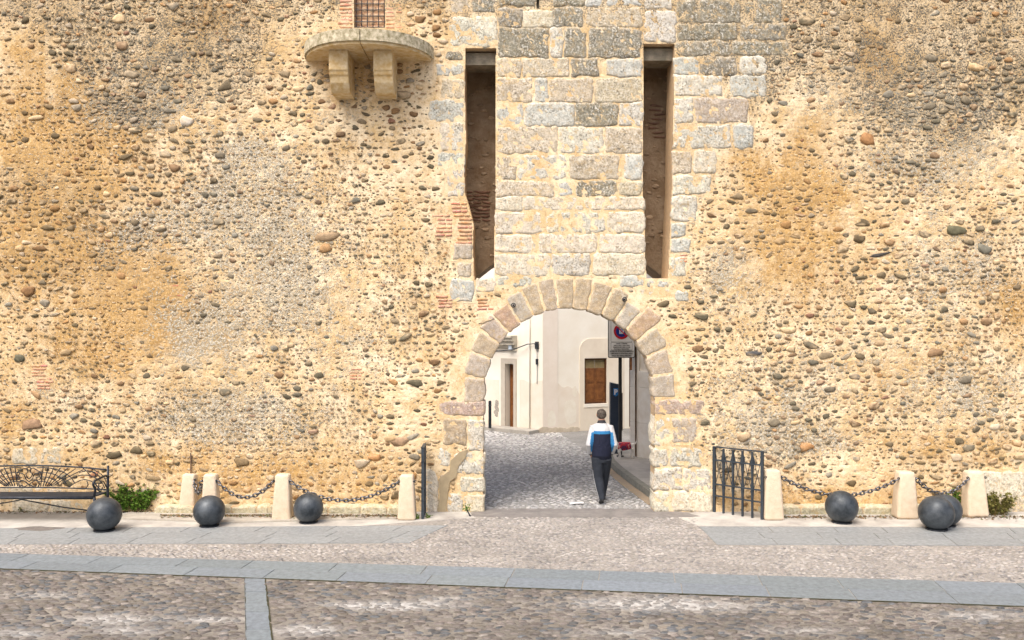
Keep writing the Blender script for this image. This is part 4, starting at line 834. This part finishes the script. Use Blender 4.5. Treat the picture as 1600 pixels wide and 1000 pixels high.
# stone posts
posts = [(294, 801, 26, 61, 14.0, 'stubby cream stone post leaning on the wall, nearest the bench', 2), (330, 810, 27, 70, None, 'cream stone post standing behind the second iron ball', 0), (442, 811, 30, 71, None, 'cream stone post between two sagging chains left of the arch', 0),
         (636, 811, 29, 70, None, 'cream stone post beside the tall steel gate edge', 0), (1207, 811, 31, 78, None, 'cream stone post touching the right side of the iron railing', 0), (1413.5, 809, 34, 73, None, 'cream stone post joining the two chains at right', 0), (1523, 806, 34, 71, None, 'cream stone post at the right end of the chains', 1)]
POSTP = []
for i, (x, y, wpx, hpx, Y_, lab, ln) in enumerate(posts):
    p = P(x, y); k = p.y/F; wb = wpx*k/2; ht = hpx*k; e = empty('stone_post', p)
    bm = bmesh.new(); r_ = bmesh.ops.create_cube(bm, size=1)
    for v in bm.verts: z = v.co.z+.5; f = (1-.27*z); v.co = Vector((v.co.x*2*wb*f, v.co.y*2*wb*f*.8, z*ht))
    bmesh.ops.bevel(bm, geom=bm.edges[:], offset=wb*.26, segments=4, affect='EDGES', profile=.5); 
    for v in bm.verts:
        d = .006*(float(fbm(v.co.x*20+i*5, v.co.z*14, 2, i))-.5); v.co += Vector((d, d, 0))
    b = MB(); b.bm.free(); b.bm = bm; o = b.build('shaft', M_POST, e, smooth=True, angle=50)
    e.rotation_euler = (R(rng.uniform(-1, 1)), R((2.5, 0, .6, 0, -.4, .6, -1.5)[i]), 0); tag(e, lab, 'post', 'cream stone posts that carry the chains'); POSTP.append((p, wb, ht))
    for sx in (-1, 1):
        if (i == 0 and sx == -1): continue
        b = MB(); zz = ht*.86; xx = sx*wb*.68; ex = .022 if not (i in (3,) and sx == 1) else .04
        b.tube([(xx*.5, -wb*.45, zz), (xx+sx*ex, -wb*.5, zz)], .009, 8); b.tube([(xx+sx*ex+.018*math.cos(t*math.pi/5), -wb*.5, zz+.018*math.sin(t*math.pi/5)) for t in range(10)], .006, 6, closed=True); b.build('eye_bolt', M_IRON, e, smooth=True)
# chains
def chain(p0, p1, low, lab, bend=0.0):
    n = 60; A, B = Vector(p0), Vector(p1); pts = [A.lerp(B, t/n) - Vector((0, 0, low*(1-(2*t/n-1)**2))) for t in range(n+1)]
    d = [0]
    for a, c in zip(pts, pts[1:]): d.append(d[-1]+(c-a).length)
    pitch = .068; N = max(3, round(d[-1]/pitch)); pitch = d[-1]/N; b = MB(); j = 0
    root = A
    for i in range(N):
        s_ = (i+.5)*pitch
        while j < n-1 and d[j+1] < s_: j += 1
        f = (s_-d[j])/(d[j+1]-d[j]); c = pts[j].lerp(pts[j+1], f); t = (pts[j+1]-pts[j]).normalized(); side = t.cross(Vector((0, 0, 1))).normalized(); up = side.cross(t)
        q = side if i % 2 else up; q = (q + (up if i % 2 else side)*.35).normalized(); a_, b_ = pitch*.66, .030
        loop = []
        for kx in range(14):
            an = kx*2*math.pi/14; cx_ = math.copysign(abs(math.cos(an))**.7, math.cos(an)); loop.append(c + t*cx_*a_ + q*math.sin(an)*b_ - root)
        b.tube(loop,   .0115, 6, closed=True)
    o = b.build('chain', M_CHAIN, None, smooth=True); o.location = root; return tag(o, lab, 'chain', 'sagging steel chains between the posts')
def cp(i, sx): p, wb, ht = POSTP[i]; return p + Vector((sx*(wb*.68+.03), -wb*.5, ht*.86-.01))
def lowz(a, b_, py): m = (a+b_)/2; return m.z-(CH-(py-HY)*m.y/F)
for (i, j, ylow, lab) in ((0, 1, 771, 'shortest steel chain, strung between the two close posts by the bench'), (1, 2, 777, 'steel chain to the right of the post behind the second iron ball'), (2, 3, 782, 'long steel chain hanging behind the ball left of the arch'), (4, 5, 774, 'long steel chain above a single ball, right of the iron railing'), (5, 6, 771, 'short steel chain at far right above the overlapping balls')):
    a, b_ = cp(i, 1), cp(j, -1); chain(a, b_, lowz(a, b_, ylow), lab)

# iron railing leaves
def gate(pA, pB, n, htA, lab, name='iron_gate', par=True):
    A, B = Vector(pA), Vector(pB); d = B-A; ln = d.length; e = empty(name, A, math.atan2(d.y, d.x)); tag(e, lab, 'gate'); ht = htA
    for i in (0, n):
        b = MB(); x = ln*i/n; b.box(x-.022, x+.022, -.022, .022, .0, ht); b.build('end_post', M_STEEL, e)
    for i in range(1, n):
        b = MB(); x = ln*i/n; b.box(x-.014, x+.014, -.02, .02, .0, ht-.022)
        # spear-shaped swelling at mid height
        for (z0, z1, zc_) in ((.38*ht, ht-.02, .70*ht),):
            pass
        b.prism([(x-.014, ht-.025), (x-.034, ht*.80), (x-.016, ht*.60), (x-.03, ht*.42), (x-.014, ht*.2), (x+.014, ht*.2), (x+.03, ht*.42), (x+.016, ht*.60), (x+.034, ht*.80), (x+.014, ht-.025)], -.006, .006)
        b.build('upright', M_STEEL, e)
    for i in range(n):
        x0 = ln*i/n+.02; x1 = ln*(i+1)/n-.02; b = MB(); xm = (x0+x1)/2; z0, z1 = ht*.46, ht*.81
        b.tube([(x0, 0, z1+.12), (xm, 0, (z0+z1)/2), (x0, 0, z0-.05)], .006, 6); b.tube([(x1, 0.013, z1+.12), (xm, .013, (z0+z1)/2), (x1, .013, z0-.05)], .006, 6); b.build('crossed_bar', M_STEEL, e)
    for z, nm in ((ht, 'top_rail'), (ht*.80, 'rail'), (ht*.43, 'rail'), (ht*.255, 'rail')):
        b = MB(); b.box(-.022, ln+.022, -.027 if z != ht else -.025, .027 if z != ht else .025, z-.009, z+.009); b.build(nm, M_STEEL, e)
    return e
gA = P(1116, 800); gB = P(1191, 812)
gate(gA, gB, 5, 1.13, 'dark iron railing leaf of pointed uprights, swung open right of the arch')
gC = P(660.5, 811); ray = Vector((gC.x, gC.y, 0)).normalized(); gD = Vector((-1.50, 14.20, 0))
gate(gC, gD, 3, 1.19, 'dark steel gate leaf seen edge on, standing left of the arch')

# ------------------------------------------------------------------ bench
BY = 13.98; BN = empty('iron_bench', (Q(47, 700, BY).x, 13.75, 0)); tag(BN, 'ornate dark cast iron bench against the wall at the left edge', 'bench')
kx = BY/F
def bp_(px, py, y=.2): return Vector(((px-47)*kx, y, CH-(py-HY)*kx))
def mir(pts): return [Vector((-p.x, p.y, p.z)) for p in pts]
def topy(px): t = abs(px-47)/120; return 727+6.5*t**2.2
def boty(px): t = abs(px-47)/120; return 761+3.5*t**2
b = MB()
b.tube([bp_(47+i*6, topy(47+i*6)) for i in range(-20, 21)], .014, 8); b.build('top_rail', M_IRON, BN, smooth=True)
b = MB(); b.tube([bp_(47+i*6, boty(47+i*6)) for i in range(-20, 21)], .012, 8); b.build('back_rail', M_IRON, BN, smooth=True)
b = MB(); rt = .0078
for s_ in (-1, 1):
    def T(pts, r_=rt):
        q = []
        for i in range(len(pts)-1):       # catmull-rom
            p0 = pts[max(i-1, 0)]; p1 = pts[i]; p2 = pts[i+1]; p3 = pts[min(i+2, len(pts)-1)]
            for t in np.linspace(0, 1, 6)[:-1]:
                q.append(tuple(.5*((2*p1[k])+(-p0[k]+p2[k])*t+(2*p0[k]-5*p1[k]+4*p2[k]-p3[k])*t*t+(-p0[k]+3*p1[k]-3*p2[k]+p3[k])*t**3) for k in (0, 1)))
        q.append(pts[-1]); b.tube([bp_(47+s_*(x), y) for x, y in q], r_, 6)
    # central medallion
    T([(0, 729), (3, 732), (2, 737), (5, 740), (3, 745), (0, 748)]); T([(0, 757), (5, 753), (11, 750), (16, 754), (14, 760)]); T([(0, 752), (5, 748), (8, 741), (14, 739), (16, 744), (11, 746)]); T([(0, 735), (6, 731), (12, 734), (18, 738), (18, 747), (12, 750)]); T([(2, 757), (8, 760), (12, 757)])
    # radiating ribs
    for x0_, x1_ in ((18, 22), (22, 30), (25, 39), (28, 49), (31, 60), (34, 72), (37, 84)):
        yt = topy(47+x1_)+1.5+(x1_-20)*.03; T([(x0_, 759), (x0_+(x1_-x0_)*.38, 748), (x1_, yt)])
    # scalloped cross arcs
    for k_, rr in enumerate((11, 19, 27, 36)):
        T([(20+rr*math.sin(a)*1.45, 761-rr*math.cos(a)*.86) for a in np.linspace(-.15 if k_ else -.5, 1.35, 7)])
    # outer scrolls
    T([(62, 760), (74, 753), (84, 749), (96, 751), (104, 757), (110, 763)]); T([(50, 756), (66, 747), (82, 742), (98, 744), (112, 752), (118, 762)]); T([(78, 738), (92, 735), (104, 740), (112, 746)], .008)
    T([(84, 731.5), (90, 736), (96, 743), (103, 744), (103, 738), (97, 736)], .007); T([(96, 732), (106, 736), (116, 744), (120, 752)], .007); T([(88, 763), (92, 757), (90, 751)]); T([(102, 764), (105, 758), (102, 751)])
b.build('ornamental_back', M_IRON, BN, smooth=True)
zs = .42
b = MB()
for i in range(9): yy = -.24+i*.052; b.box(-1.30, 1.30, yy, yy+.036, zs-.012-.002*i, zs+.012-.002*i, bev=.004)
b.build('seat', M_IRON, BN)
b = MB(); b.tube([(-1.31, -.26, zs-.005), (1.31, -.26, zs-.005)], .026, 8); b.build('front_rail', M_IRON, BN, smooth=True)
for s_ in (-1, 1):
    X = s_*1.335; b = MB(); b.tube([(X, .20, 0), (X, .19, .4), (X, .20, .86)], [.022, .024, .02], 8); b.build('leg', M_IRON, BN, smooth=True)
    b = MB(); b.tube([(X, -.30, 0), (X, -.25, .12), (X, -.23, .25), (X, -.26, .42)], [.026, .02, .02, .024], 8); b.build('leg', M_IRON, BN, smooth=True)
    b = MB(); b.tube([(X, .2, .68), (X, .1, .71), (X, -.08, .70), (X, -.24, .69), (X, -.30, .65), (X, -.27, .60), (X, -.22, .55), (X, -.26, .44)], .019, 8); b.tube([(X, .17, .48), (X, .05, .62), (X, -.1, .62), (X, -.16, .52), (X, -.06, .47), (X, .02, .53)], .010, 6); b.build('armrest', M_IRON, BN, smooth=True)
b = MB(); b.tube([(-1.33, .0, .12), (-.7, .0, .2), (0, 0, .33), (.7, 0, .2), (1.33, 0, .12)], .011, 6); b.build('stretcher', M_IRON, BN, smooth=True)

# ------------------------------------------------------------------ weeds
def weed(px, py, wpx, hpx, n, lab, depth=.22, seed=0, mat_=None, group=None, name='weed'):
    rg = np.random.default_rng(seed+100); p = P(px, py); k = p.y/F; W2 = wpx*k/2; Ht = hpx*k; e = empty(name, p)
    tag(e, lab, 'plant', group); b = MB(); Vv, Fv = [], []
    ns = max(4, n//26)
    for s_ in range(ns):
        bx = rg.uniform(-.55, .55)*W2; by = rg.uniform(-.3, .3)*depth; an = bx/W2*.8+rg.normal(0, .3); ln = Ht*rg.uniform(.55, 1.05)*(1-.35*abs(bx/W2)); pts = []
        for t in np.linspace(0, 1, 5): pts.append(Vector((bx*(1 if t else (.0 if hpx < 14 else .75))+math.sin(an)*ln*t*1.0*(1+.3*t), by-rg.uniform(0, .03)*t*depth*3, ln*t*(1-.18*t*abs(an)))))
        b.tube(pts, [.004, .0035, .003, .002, .0015], 5)
        for j in range(n//ns):
            t = rg.uniform(.12, 1); i0 = min(3, int(t*4)); c = pts[i0].lerp(pts[i0+1], t*4-i0); dr = Vector((rg.normal(), rg.normal(), abs(rg.normal())*.6+.1)).normalized(); sd_ = dr.orthogonal().normalized()
            sd_ = (sd_*math.cos(rg.uniform(0, 3)) + dr.cross(sd_)*math.sin(rg.uniform(0, 3))).normalized(); L1 = rg.uniform(.028, .065)*(Ht/.3)**.4; w_ = L1*.32; o_ = len(Vv); mid_ = c+dr*L1*.5
            Vv += [c, mid_+sd_*w_, c+dr*L1+Vector((0, 0, -.25*L1)), mid_-sd_*w_]; Fv.append([o_, o_+1, o_+2, o_+3])
    b.build('stem', M_STALK, e); mesh_np('foliage', np.array([v[:] for v in Vv]), np.array(Fv), mat_ or M_WEED, e, smooth=False)
M_WEED2 = mat('dry_weed_leaf', (.10, .11, .02), .7, c2=(.20, .17, .05), scale=30)
for i, a in enumerate([(208, 799, 78, 46, 3200, 'large green weed at the wall foot between bench and post', .3), (68, 798, 36, 28, 420, 'thin green weed growing under the bench', .2), (42, 799, 44, 12, 200, 'low patch of weeds on the ground under the bench', .2), (276, 800, 16, 16, 130, 'small weed just left of the stubby leaning post', .12),
        (1496, 800, 44, 38, 1100, 'green weed behind the right pair of balls', .2), (1557, 805, 42, 38, 1300, 'dark bushy weed to the right of the last stone post', .2), (438, 812, 24, 7, 80, 'tiny tuft at the foot of the post between the chains', .1), (648, 811, 18, 9, 110, 'small tuft left of the edge-on gate foot', .1), (667, 810, 9, 9, 60, 'tiny tuft right of the edge-on gate foot', .08), (1402, 809, 14, 6, 60, 'tiny tuft at the foot of the post joining the right chains', .08), (1049, 797, 8, 6, 40, 'tiny tuft at the foot of the right arch pier', .06)]):
    weed(*a[:6], depth=a[6], seed=i, mat_=M_WEED2 if i in (2, 5, 6, 9) else None, group='weeds at the wall foot')
SP = P(735, 807); e = empty('broken_sapling', SP); tag(e, 'dark leaning twig with a few green leaves at the left foot of the arch', 'plant')
b = MB(); b.tube([(0, 0, 0), (-.04, 0, .08), (-.07, 0, .15), (-.09, 0, .2)], [.014, .012, .009, .006], 7); b.tube([(-.06, 0, .12), (-.01, 0, .19)], .006, 6); b.build('stem', M_IRON, e)
Vv, Fv = [], []
for j in range(46):
    c = Vector((-.06+rng.normal(0, .035), rng.normal(0, .03), .15+rng.normal(0, .025))); dr = Vector(rng.normal(0, 1, 3)).normalized(); sd_ = dr.orthogonal().normalized(); o_ = len(Vv); Vv += [c, c+dr*.022+sd_*.009, c+dr*.045, c+dr*.022-sd_*.009]; Fv.append([o_, o_+1, o_+2, o_+3])
mesh_np('foliage', np.array([v[:] for v in Vv]), np.array(Fv), M_WEED, e, smooth=False)
# small things
b = MB(); q = P(901, 787, .01); b.prism([(-.13, -.02), (.12, -.05), (.13, .03), (.02, .05), (-.12, .04)], .0, .004, axis='z'); o = b.build('paper_scrap', mat('paper', (.72, .72, .70), .8, c2=(.62, .62, .6), scale=8)); o.location = q + Vector((0, 0, .012)); o.rotation_euler = (R(4), R(-3), .1); tag(o, 'white strip of litter lying on the cobbles behind the walking man', 'litter')
qt = P(60, 826.5, 0); pts = [(qt.x+(.36+.05*math.sin(3*a)+.03*math.sin(7*a))*math.cos(a), qt.y+.13*math.sin(a)*(1+.2*math.sin(4*a))) for a in np.linspace(0, 2*math.pi, 40)[:-1]]
flat('tar_patch', pts, .0075, mat('tar', (.12, .11, .10), .8, c2=(.2, .18, .16), scale=12, bump=.4, bscale=60), .01)
# fallen leaves and dirt blown against the wall foot
Vv, Fv, cc_ = [], [], []
for j in range(2600):
    sd0 = rng.random(); px0 = rng.uniform(250, 640) if sd0 < .5 else (rng.uniform(1190, 1600) if sd0 < .85 else rng.uniform(-20, 250)); py0 = 806+abs(rng.normal(0, 2.2)) if sd0 < .85 else 799+abs(rng.normal(0, 2)); c = P(px0, py0, .012); a = rng.uniform(0, 6.3); l_ = rng.uniform(.012, .032); d1 = Vector((math.cos(a), math.sin(a), rng.normal(0, .25)))*l_; d2 = Vector((-math.sin(a), math.cos(a), rng.normal(0, .25)))*l_*.5
    c.z = .038 if (py0 < 819 and 180 < px0 < 640) else .016; o_ = len(Vv); Vv += [c-d1, c+d2, c+d1, c-d2]; Fv.append([o_, o_+1, o_+2, o_+3]); k_ = np.array([(.14, .085, .04), (.22, .13, .06), (.09, .065, .04), (.10, .11, .04)][rng.integers(0, 4)]); cc_ += [k_]*4
o = mesh_np('leaf_litter', np.array([v[:] for v in Vv]), np.array(Fv), M_PEB, None, np.array(cc_), smooth=False); tag(o, 'brown dead leaves and dirt scattered along the wall foot', 'leaf litter', kind='stuff')
b = MB(); q = Q(298, 725, WY-.03); b.tube([(0, 0, -.2), (0.004, 0, .0), (0, -.005, .19)], .012, 7); b.box(-.02, .02, .0, .05, .10, .14); o = b.build('rusty_rod', mat('rust', (.22, .12, .06), .8, .3, c2=(.14, .12, .10), scale=20)); o.location = q; tag(o, 'short rusty rod fixed to the wall above the stubby post', 'metal rod')

# ------------------------------------------------------------------ bodies: lofts fused by a voxel remesh
def loft_bm(bm, rings, seg=16):
    """rings: (centre, rx, ry, tilt-axis direction) - cross-sections perpendicular to the path"""
    pts = [Vector(r_[0]) for r_ in rings]; prev = None; n = len(pts)
    for i, p in enumerate(pts):
        t = (pts[min(i+1, n-1)]-pts[max(i-1, 0)]).normalized(); a = Vector((1, 0, 0)); a = (a-t*a.dot(t)); a = a.normalized() if a.length > .2 else Vector((0, 1, 0)); c = t.cross(a).normalized()
        rg_ = [bm.verts.new(p + a*math.cos(k_*2*math.pi/seg)*rings[i][1] + c*math.sin(k_*2*math.pi/seg)*rings[i][2]) for k_ in range(seg)]
        if prev:
            for k_ in range(seg): bm.faces.new((prev[k_], prev[(k_+1) % seg], rg_[(k_+1) % seg], rg_[k_]))
        else: bm.faces.new(rg_[::-1])
        prev = rg_
    bm.faces.new(prev)
def fused(name, loops, m, parent, vox=.010, smooth_it=3, colf=None, spheres=()):
    bm = bmesh.new()
    for l_ in loops: loft_bm(bm, l_)
    for c, r_ in spheres:
        r2 = bmesh.ops.create_icosphere(bm, subdivisions=3, radius=1); r3 = r_ if isinstance(r_, tuple) else (r_,)*3
        bmesh.ops.transform(bm, matrix=Matrix.Translation(c) @ Matrix.Diagonal((*r3, 1)), verts=r2['verts'])
    bmesh.ops.recalc_face_normals(bm, faces=bm.faces[:]); me = bpy.data.meshes.new('tmp'); bm.to_mesh(me); bm.free(); t = bpy.data.objects.new('tmp', me); COL.objects.link(t)
    r_ = t.modifiers.new('r', 'REMESH'); r_.mode = 'VOXEL'; r_.voxel_size = vox; s_ = t.modifiers.new('s', 'SMOOTH'); s_.iterations = smooth_it; s_.factor = .5
    bpy.context.view_layer.update(); dg = bpy.context.evaluated_depsgraph_get(); nm = bpy.data.meshes.new_from_object(t.evaluated_get(dg)); bpy.data.objects.remove(t)
    nm.name = name; nm.materials.clear(); nm.materials.append(m); nm.polygons.foreach_set('use_smooth', [True]*len(nm.polygons))
    if colf:
        co = np.empty(len(nm.vertices)*3, np.float32); nm.vertices.foreach_get('co', co); co = co.reshape(-1, 3); cc = np.hstack([colf(co), np.zeros((len(co), 1))]).astype(np.float32)
        a = nm.color_attributes.new('tint', 'FLOAT_COLOR', 'POINT'); a.data.foreach_set('color', cc.ravel())
    o = bpy.data.objects.new(name, nm); COL.objects.link(o); o.parent = parent; return o
def cloth_mat(name, rough=.85, wr=.9, ws=9.):
    m = bpy.data.materials.new(name); m.use_nodes = True; p = m.node_tree.nodes['Principled BSDF']; at = node(m, 'VertexColor', layer_name='tint'); L(m, at.outputs[0], p.inputs['Base Color']); p.inputs['Roughness'].default_value = rough
    tc = node(m, 'TexCoord'); mp_ = node(m, 'Mapping'); mp_.inputs['Scale'].default_value = (1.6, 1, .7); L(m, tc.outputs['Object'], mp_.inputs[0]); n = node(m, 'TexNoise', i_Scale=ws, i_Detail=3., i_Distortion=1.2); L(m, mp_.outputs[0], n.inputs['Vector'])
    b_ = node(m, 'Bump', i_Strength=wr, i_Distance=.03); L(m, n.outputs[0], b_.inputs['Height']); L(m, b_.outputs[0], p.inputs['Normal']); return m
M_CLOTH = cloth_mat('tracksuit_cloth'); M_SKIN = mat('skin', (.42, .23, .15), .6, c2=(.48, .27, .18), scale=12); M_HAIR = mat('grey_brown_hair', (.045, .033, .025), .8, c2=(.13, .11, .09), scale=40, bump=.6, bscale=120, bdist=.004)
pp = P(940, 786); MAN = empty('person', pp); tag(MAN, 'man walking away under the arch in white and navy tracksuit top, hands in pockets', 'person')
# body: head, neck, trunk, arms to the pocketed hands, legs
HX = 0.0
ELL, ELR = Vector((-.238, -.06, 1.07)), Vector((.232, -.06, 1.07)); SHL, SHR = Vector((-.155, .0, 1.385)), Vector((.155, .0, 1.385)); WRL, WRR = Vector((-.20, .10, .90)), Vector((.20, .10, .90))
hL, hR = Vector((-.085, 0, .86)), Vector((.085, 0, .86)); kL, aL = Vector((-.06, .00, .46)), Vector((-.005, -.10, .115)); kR, aR = Vector((.075, .17, .47)), Vector((.06, .32, .09))
fused('body', [[(Vector((0, .0, .84)), .14, .10), (Vector((0, 0, 1.1)), .13, .09), (Vector((0, .0, 1.38)), .15, .09), (Vector((0, .005, 1.46)), .07, .06), (Vector((0, .015, 1.54)), .055, .06), (Vector((0, .03, 1.58)), .055, .06)],
      [(SHL, .05, .05), (ELL, .04, .04), (WRL, .028, .028), (WRL+Vector((.03, .06, -.04)), .035, .02), (WRL+Vector((.05, .08, -.10)), .03, .015)], [(SHR, .05, .05), (ELR, .04, .04), (WRR, .028, .028), (WRR+Vector((-.03, .06, -.04)), .035, .02), (WRR+Vector((-.05, .08, -.10)), .03, .015)],
      [(hL, .075, .08), (kL, .05, .055), (aL, .035, .04)], [(hR, .075, .08), (kR, .05, .055), (aR, .035, .04)]],
      M_SKIN, MAN, .011, 2, spheres=[((0, .035, 1.605), (.077, .095, .10)), ((-.082, .03, 1.595), (.014, .02, .032)), ((.082, .03, 1.595), (.014, .02, .032)), ((0, .135, 1.585), (.014, .02, .025)), ((0, .075, 1.54), (.05, .05, .035))])
for s_ in (-1, 1): MB().lathe([(.002, -.01), (.011, 0), (.002, .01)], 10, M=Matrix.Translation((s_*.032, .122, 1.612))).build('eye', M_BLK, MAN)
MB().box(-.024, .024, .128, .134, 1.553, 1.560).build('mouth', mat('lips', (.30, .12, .10), .6, c2=(.28, .1, .09), scale=9), MAN)
fused('hair', [], M_HAIR, MAN, .009, 2, spheres=[((0, .018, 1.628), (.086, .100, .082)), ((0, -.012, 1.585), (.078, .066, .062)), ((-.066, .01, 1.59), (.018, .04, .045)), ((.066, .01, 1.59), (.018, .04, .045))])
NAVY, BLU, WHT = np.array((.004, .007, .026)), np.array((.025, .19, .42)), np.array((.56, .56, .56))
def segdist(co, a, b_): a = np.array(a); b_ = np.array(b_); d = b_-a; t = ((co-a)@d/(d@d)).clip(0, 1); return np.linalg.norm(co-a-t[:, None]*d, axis=1), t
def jcol(co):
    x, y, z = co.T; c = np.where((z > 1.325)[:, None], WHT, np.where((z > 1.265)[:, None], BLU, NAVY)); 
    for E, W, S_ in ((ELL, WRL, SHL), (ELR, WRR, SHR)):
        d1, t1 = segdist(co, S_, E); d2, t2 = segdist(co, E, W); sg = -1 if E.x < 0 else 1; arm = (np.minimum(d1-.005, d2) < .066) & (sg*x > .148) & (z < 1.40)
        inner = arm & (sg*x < .222-.15*np.abs(z-1.10)) & (z < 1.30) & (z > .93); c[arm] = WHT; c[inner] = BLU
    c[(z > 1.455) & (np.abs(x) < .085)] = np.array((.03, .03, .035)); c[z < .875] = NAVY*.7; return c
fused('jacket', [[(Vector((0, .02, .80)), .175, .125), (Vector((0, .01, .84)), .178, .13), (Vector((0, .0, .88)), .178, .14), (Vector((0, -.005, 1.0)), .18, .145), (Vector((0, -.01, 1.15)), .182, .14), (Vector((0, -.01, 1.3)), .185, .13), (Vector((0, -.005, 1.38)), .165, .115), (Vector((0, .0, 1.43)), .115, .09), (Vector((0, .005, 1.47)), .075, .07), (Vector((0, .01, 1.505)), .066, .066)],
      [(SHL+Vector((.05, 0, .01)), .055, .06), (SHL, .062, .07), (SHL.lerp(ELL, .5), .060, .066), (ELL, .056, .058), (ELL.lerp(WRL, .5), .052, .052), (WRL, .05, .045), (WRL+Vector((.03, .03, -.02)), .05, .04)], [(SHR-Vector((.05, 0, -.01)), .055, .06), (SHR, .062, .07), (SHR.lerp(ELR, .5), .060, .066), (ELR, .056, .058), (ELR.lerp(WRR, .5), .052, .052), (WRR, .05, .045), (WRR+Vector((-.03, .03, -.02)), .05, .04)]],
      M_CLOTH, MAN, .009, 3, jcol)
def tcol(co):
    c = np.tile(np.array((.017, .022, .032)), (len(co), 1)); d1, _ = segdist(co, hL, kL); d2, _ = segdist(co, kL, aL)
    st_ = ((co[:, 0] < kL.x+.02) & (np.abs(co[:, 1]-(-.02-.25*(.46-co[:, 2]).clip(0, 1)))<.014) & (co[:, 2] < .6)); c[st_] = (.6, .6, .6); return c
fused('trousers', [[(Vector((0, .01, .90)), .15, .12), (Vector((0, .01, .82)), .165, .125), (Vector((0, .01, .74)), .155, .115)],
      [(hL+Vector((0, 0, -.02)), .105, .12), (hL.lerp(kL, .5), .102, .11), (kL, .088, .092), (kL.lerp(aL, .5), .080, .084), (aL.lerp(kL, .12), .062, .066), (aL+Vector((.004, -.01, -.03)), .060, .064)],
      [(hR+Vector((0, 0, -.02)), .105, .12), (hR.lerp(kR, .5), .10, .11), (kR, .088, .09), (kR.lerp(aR, .5), .072, .078), (aR, .056, .062), (aR+Vector((0, 0, -.03)), .056, .06)]],
      M_CLOTH, MAN, .010, 3, tcol)
for a_, dr_, up_ in ((aL, -32, .03), (aR, 4, .0)):
    s_ = fused('shoe', [[(Vector((0, -.085, .035)), .034, .034), (Vector((0, -.06, .04)), .040, .042), (Vector((0, 0, .04)), .043, .042), (Vector((0, .08, .032)), .047, .033), (Vector((0, .14, .028)), .042, .027), (Vector((0, .175, .022)), .025, .018)]], M_BLK, MAN, .008, 2, spheres=[((0, -.02, .07), (.042, .055, .045))])
    s_.location = Vector((a_.x, a_.y, a_.z-.085)); s_.rotation_euler = (R(dr_ if dr_ < 0 else 0), 0, R(4)); 
# dog: side view, head left
dp = P(977, 716, .12); DG = empty('dog', dp); tag(DG, 'small white dog in a red knitted coat standing behind the sign pole', 'dog')
M_FUR = mat('white_fur', (.85, .82, .77), .9, c2=(.75, .70, .62), scale=25, bump=.7, bscale=90, bdist=.006)
lg = lambda x, y, f, k_=0: [(Vector((x, y, .24)), .035, .045), (Vector((x+.012*f+k_, y, .14)), .022, .028), (Vector((x-.01*f, y, .075)), .014, .016), (Vector((x-.0*f, y, .02)), .015, .016), (Vector((x-.015, y, .010)), .018, .012)]
fused('body', [[(Vector((-.20, 0, .27)), .05, .06), (Vector((-.13, 0, .26)), .075, .095), (Vector((0, 0, .27)), .07, .085), (Vector((.12, 0, .28)), .06, .072), (Vector((.20, 0, .29)), .05, .06)],
      [(Vector((-.17, 0, .30)), .05, .05), (Vector((-.23, 0, .37)), .04, .045), (Vector((-.26, 0, .41)), .045, .05)], [(Vector((-.25, 0, .42)), .045, .045), (Vector((-.32, 0, .395)), .03, .028), (Vector((-.355, 0, .39)), .016, .016)],
      [(Vector((.19, 0, .31)), .02, .02), (Vector((.25, 0, .36)), .016, .016), (Vector((.27, 0, .42)), .012, .012), (Vector((.25, 0, .45)), .006, .006)],
      lg(-.14, .04, -1), lg(-.12, -.04, -1), lg(.15, .04, 1, .015), lg(.17, -.04, 1, .015)], M_FUR, DG, .009, 2, spheres=[((-.25, 0, .425), (.05, .045, .048)), ((-.235, .04, .44), (.018, .012, .035)), ((-.235, -.04, .44), (.018, .012, .035))])
def dcol(co): n_ = fbm(co[:, 0]*22, co[:, 2]*22+co[:, 1]*9, 2, 5); c = np.where((n_ > .55)[:, None], np.array((.12, .03, .09)), np.array((.50, .03, .05))); c[n_ < .32] = (.6, .35, .3); return c
fused('knitted_coat', [[(Vector((-.17, 0, .285)), .07, .085), (Vector((-.12, 0, .275)), .09, .105), (Vector((0, 0, .28)), .084, .098), (Vector((.10, 0, .29)), .075, .085), (Vector((.13, 0, .293)), .068, .078)]], M_CLOTH, DG, .01, 2, dcol)
for s_ in (-1, 1): MB().lathe([(.001, -.006), (.007, 0), (.001, .006)], 8, M=Matrix.Translation((-.292, s_*.03, .435))).build('eye', M_BLK, DG)
MB().lathe([(.003, -.012), (.013, 0), (.003, .012)], 10, M=Matrix.Translation((-.372, 0, .395))).build('nose', M_BLK, DG)
print('objects', len(bpy.data.objects))
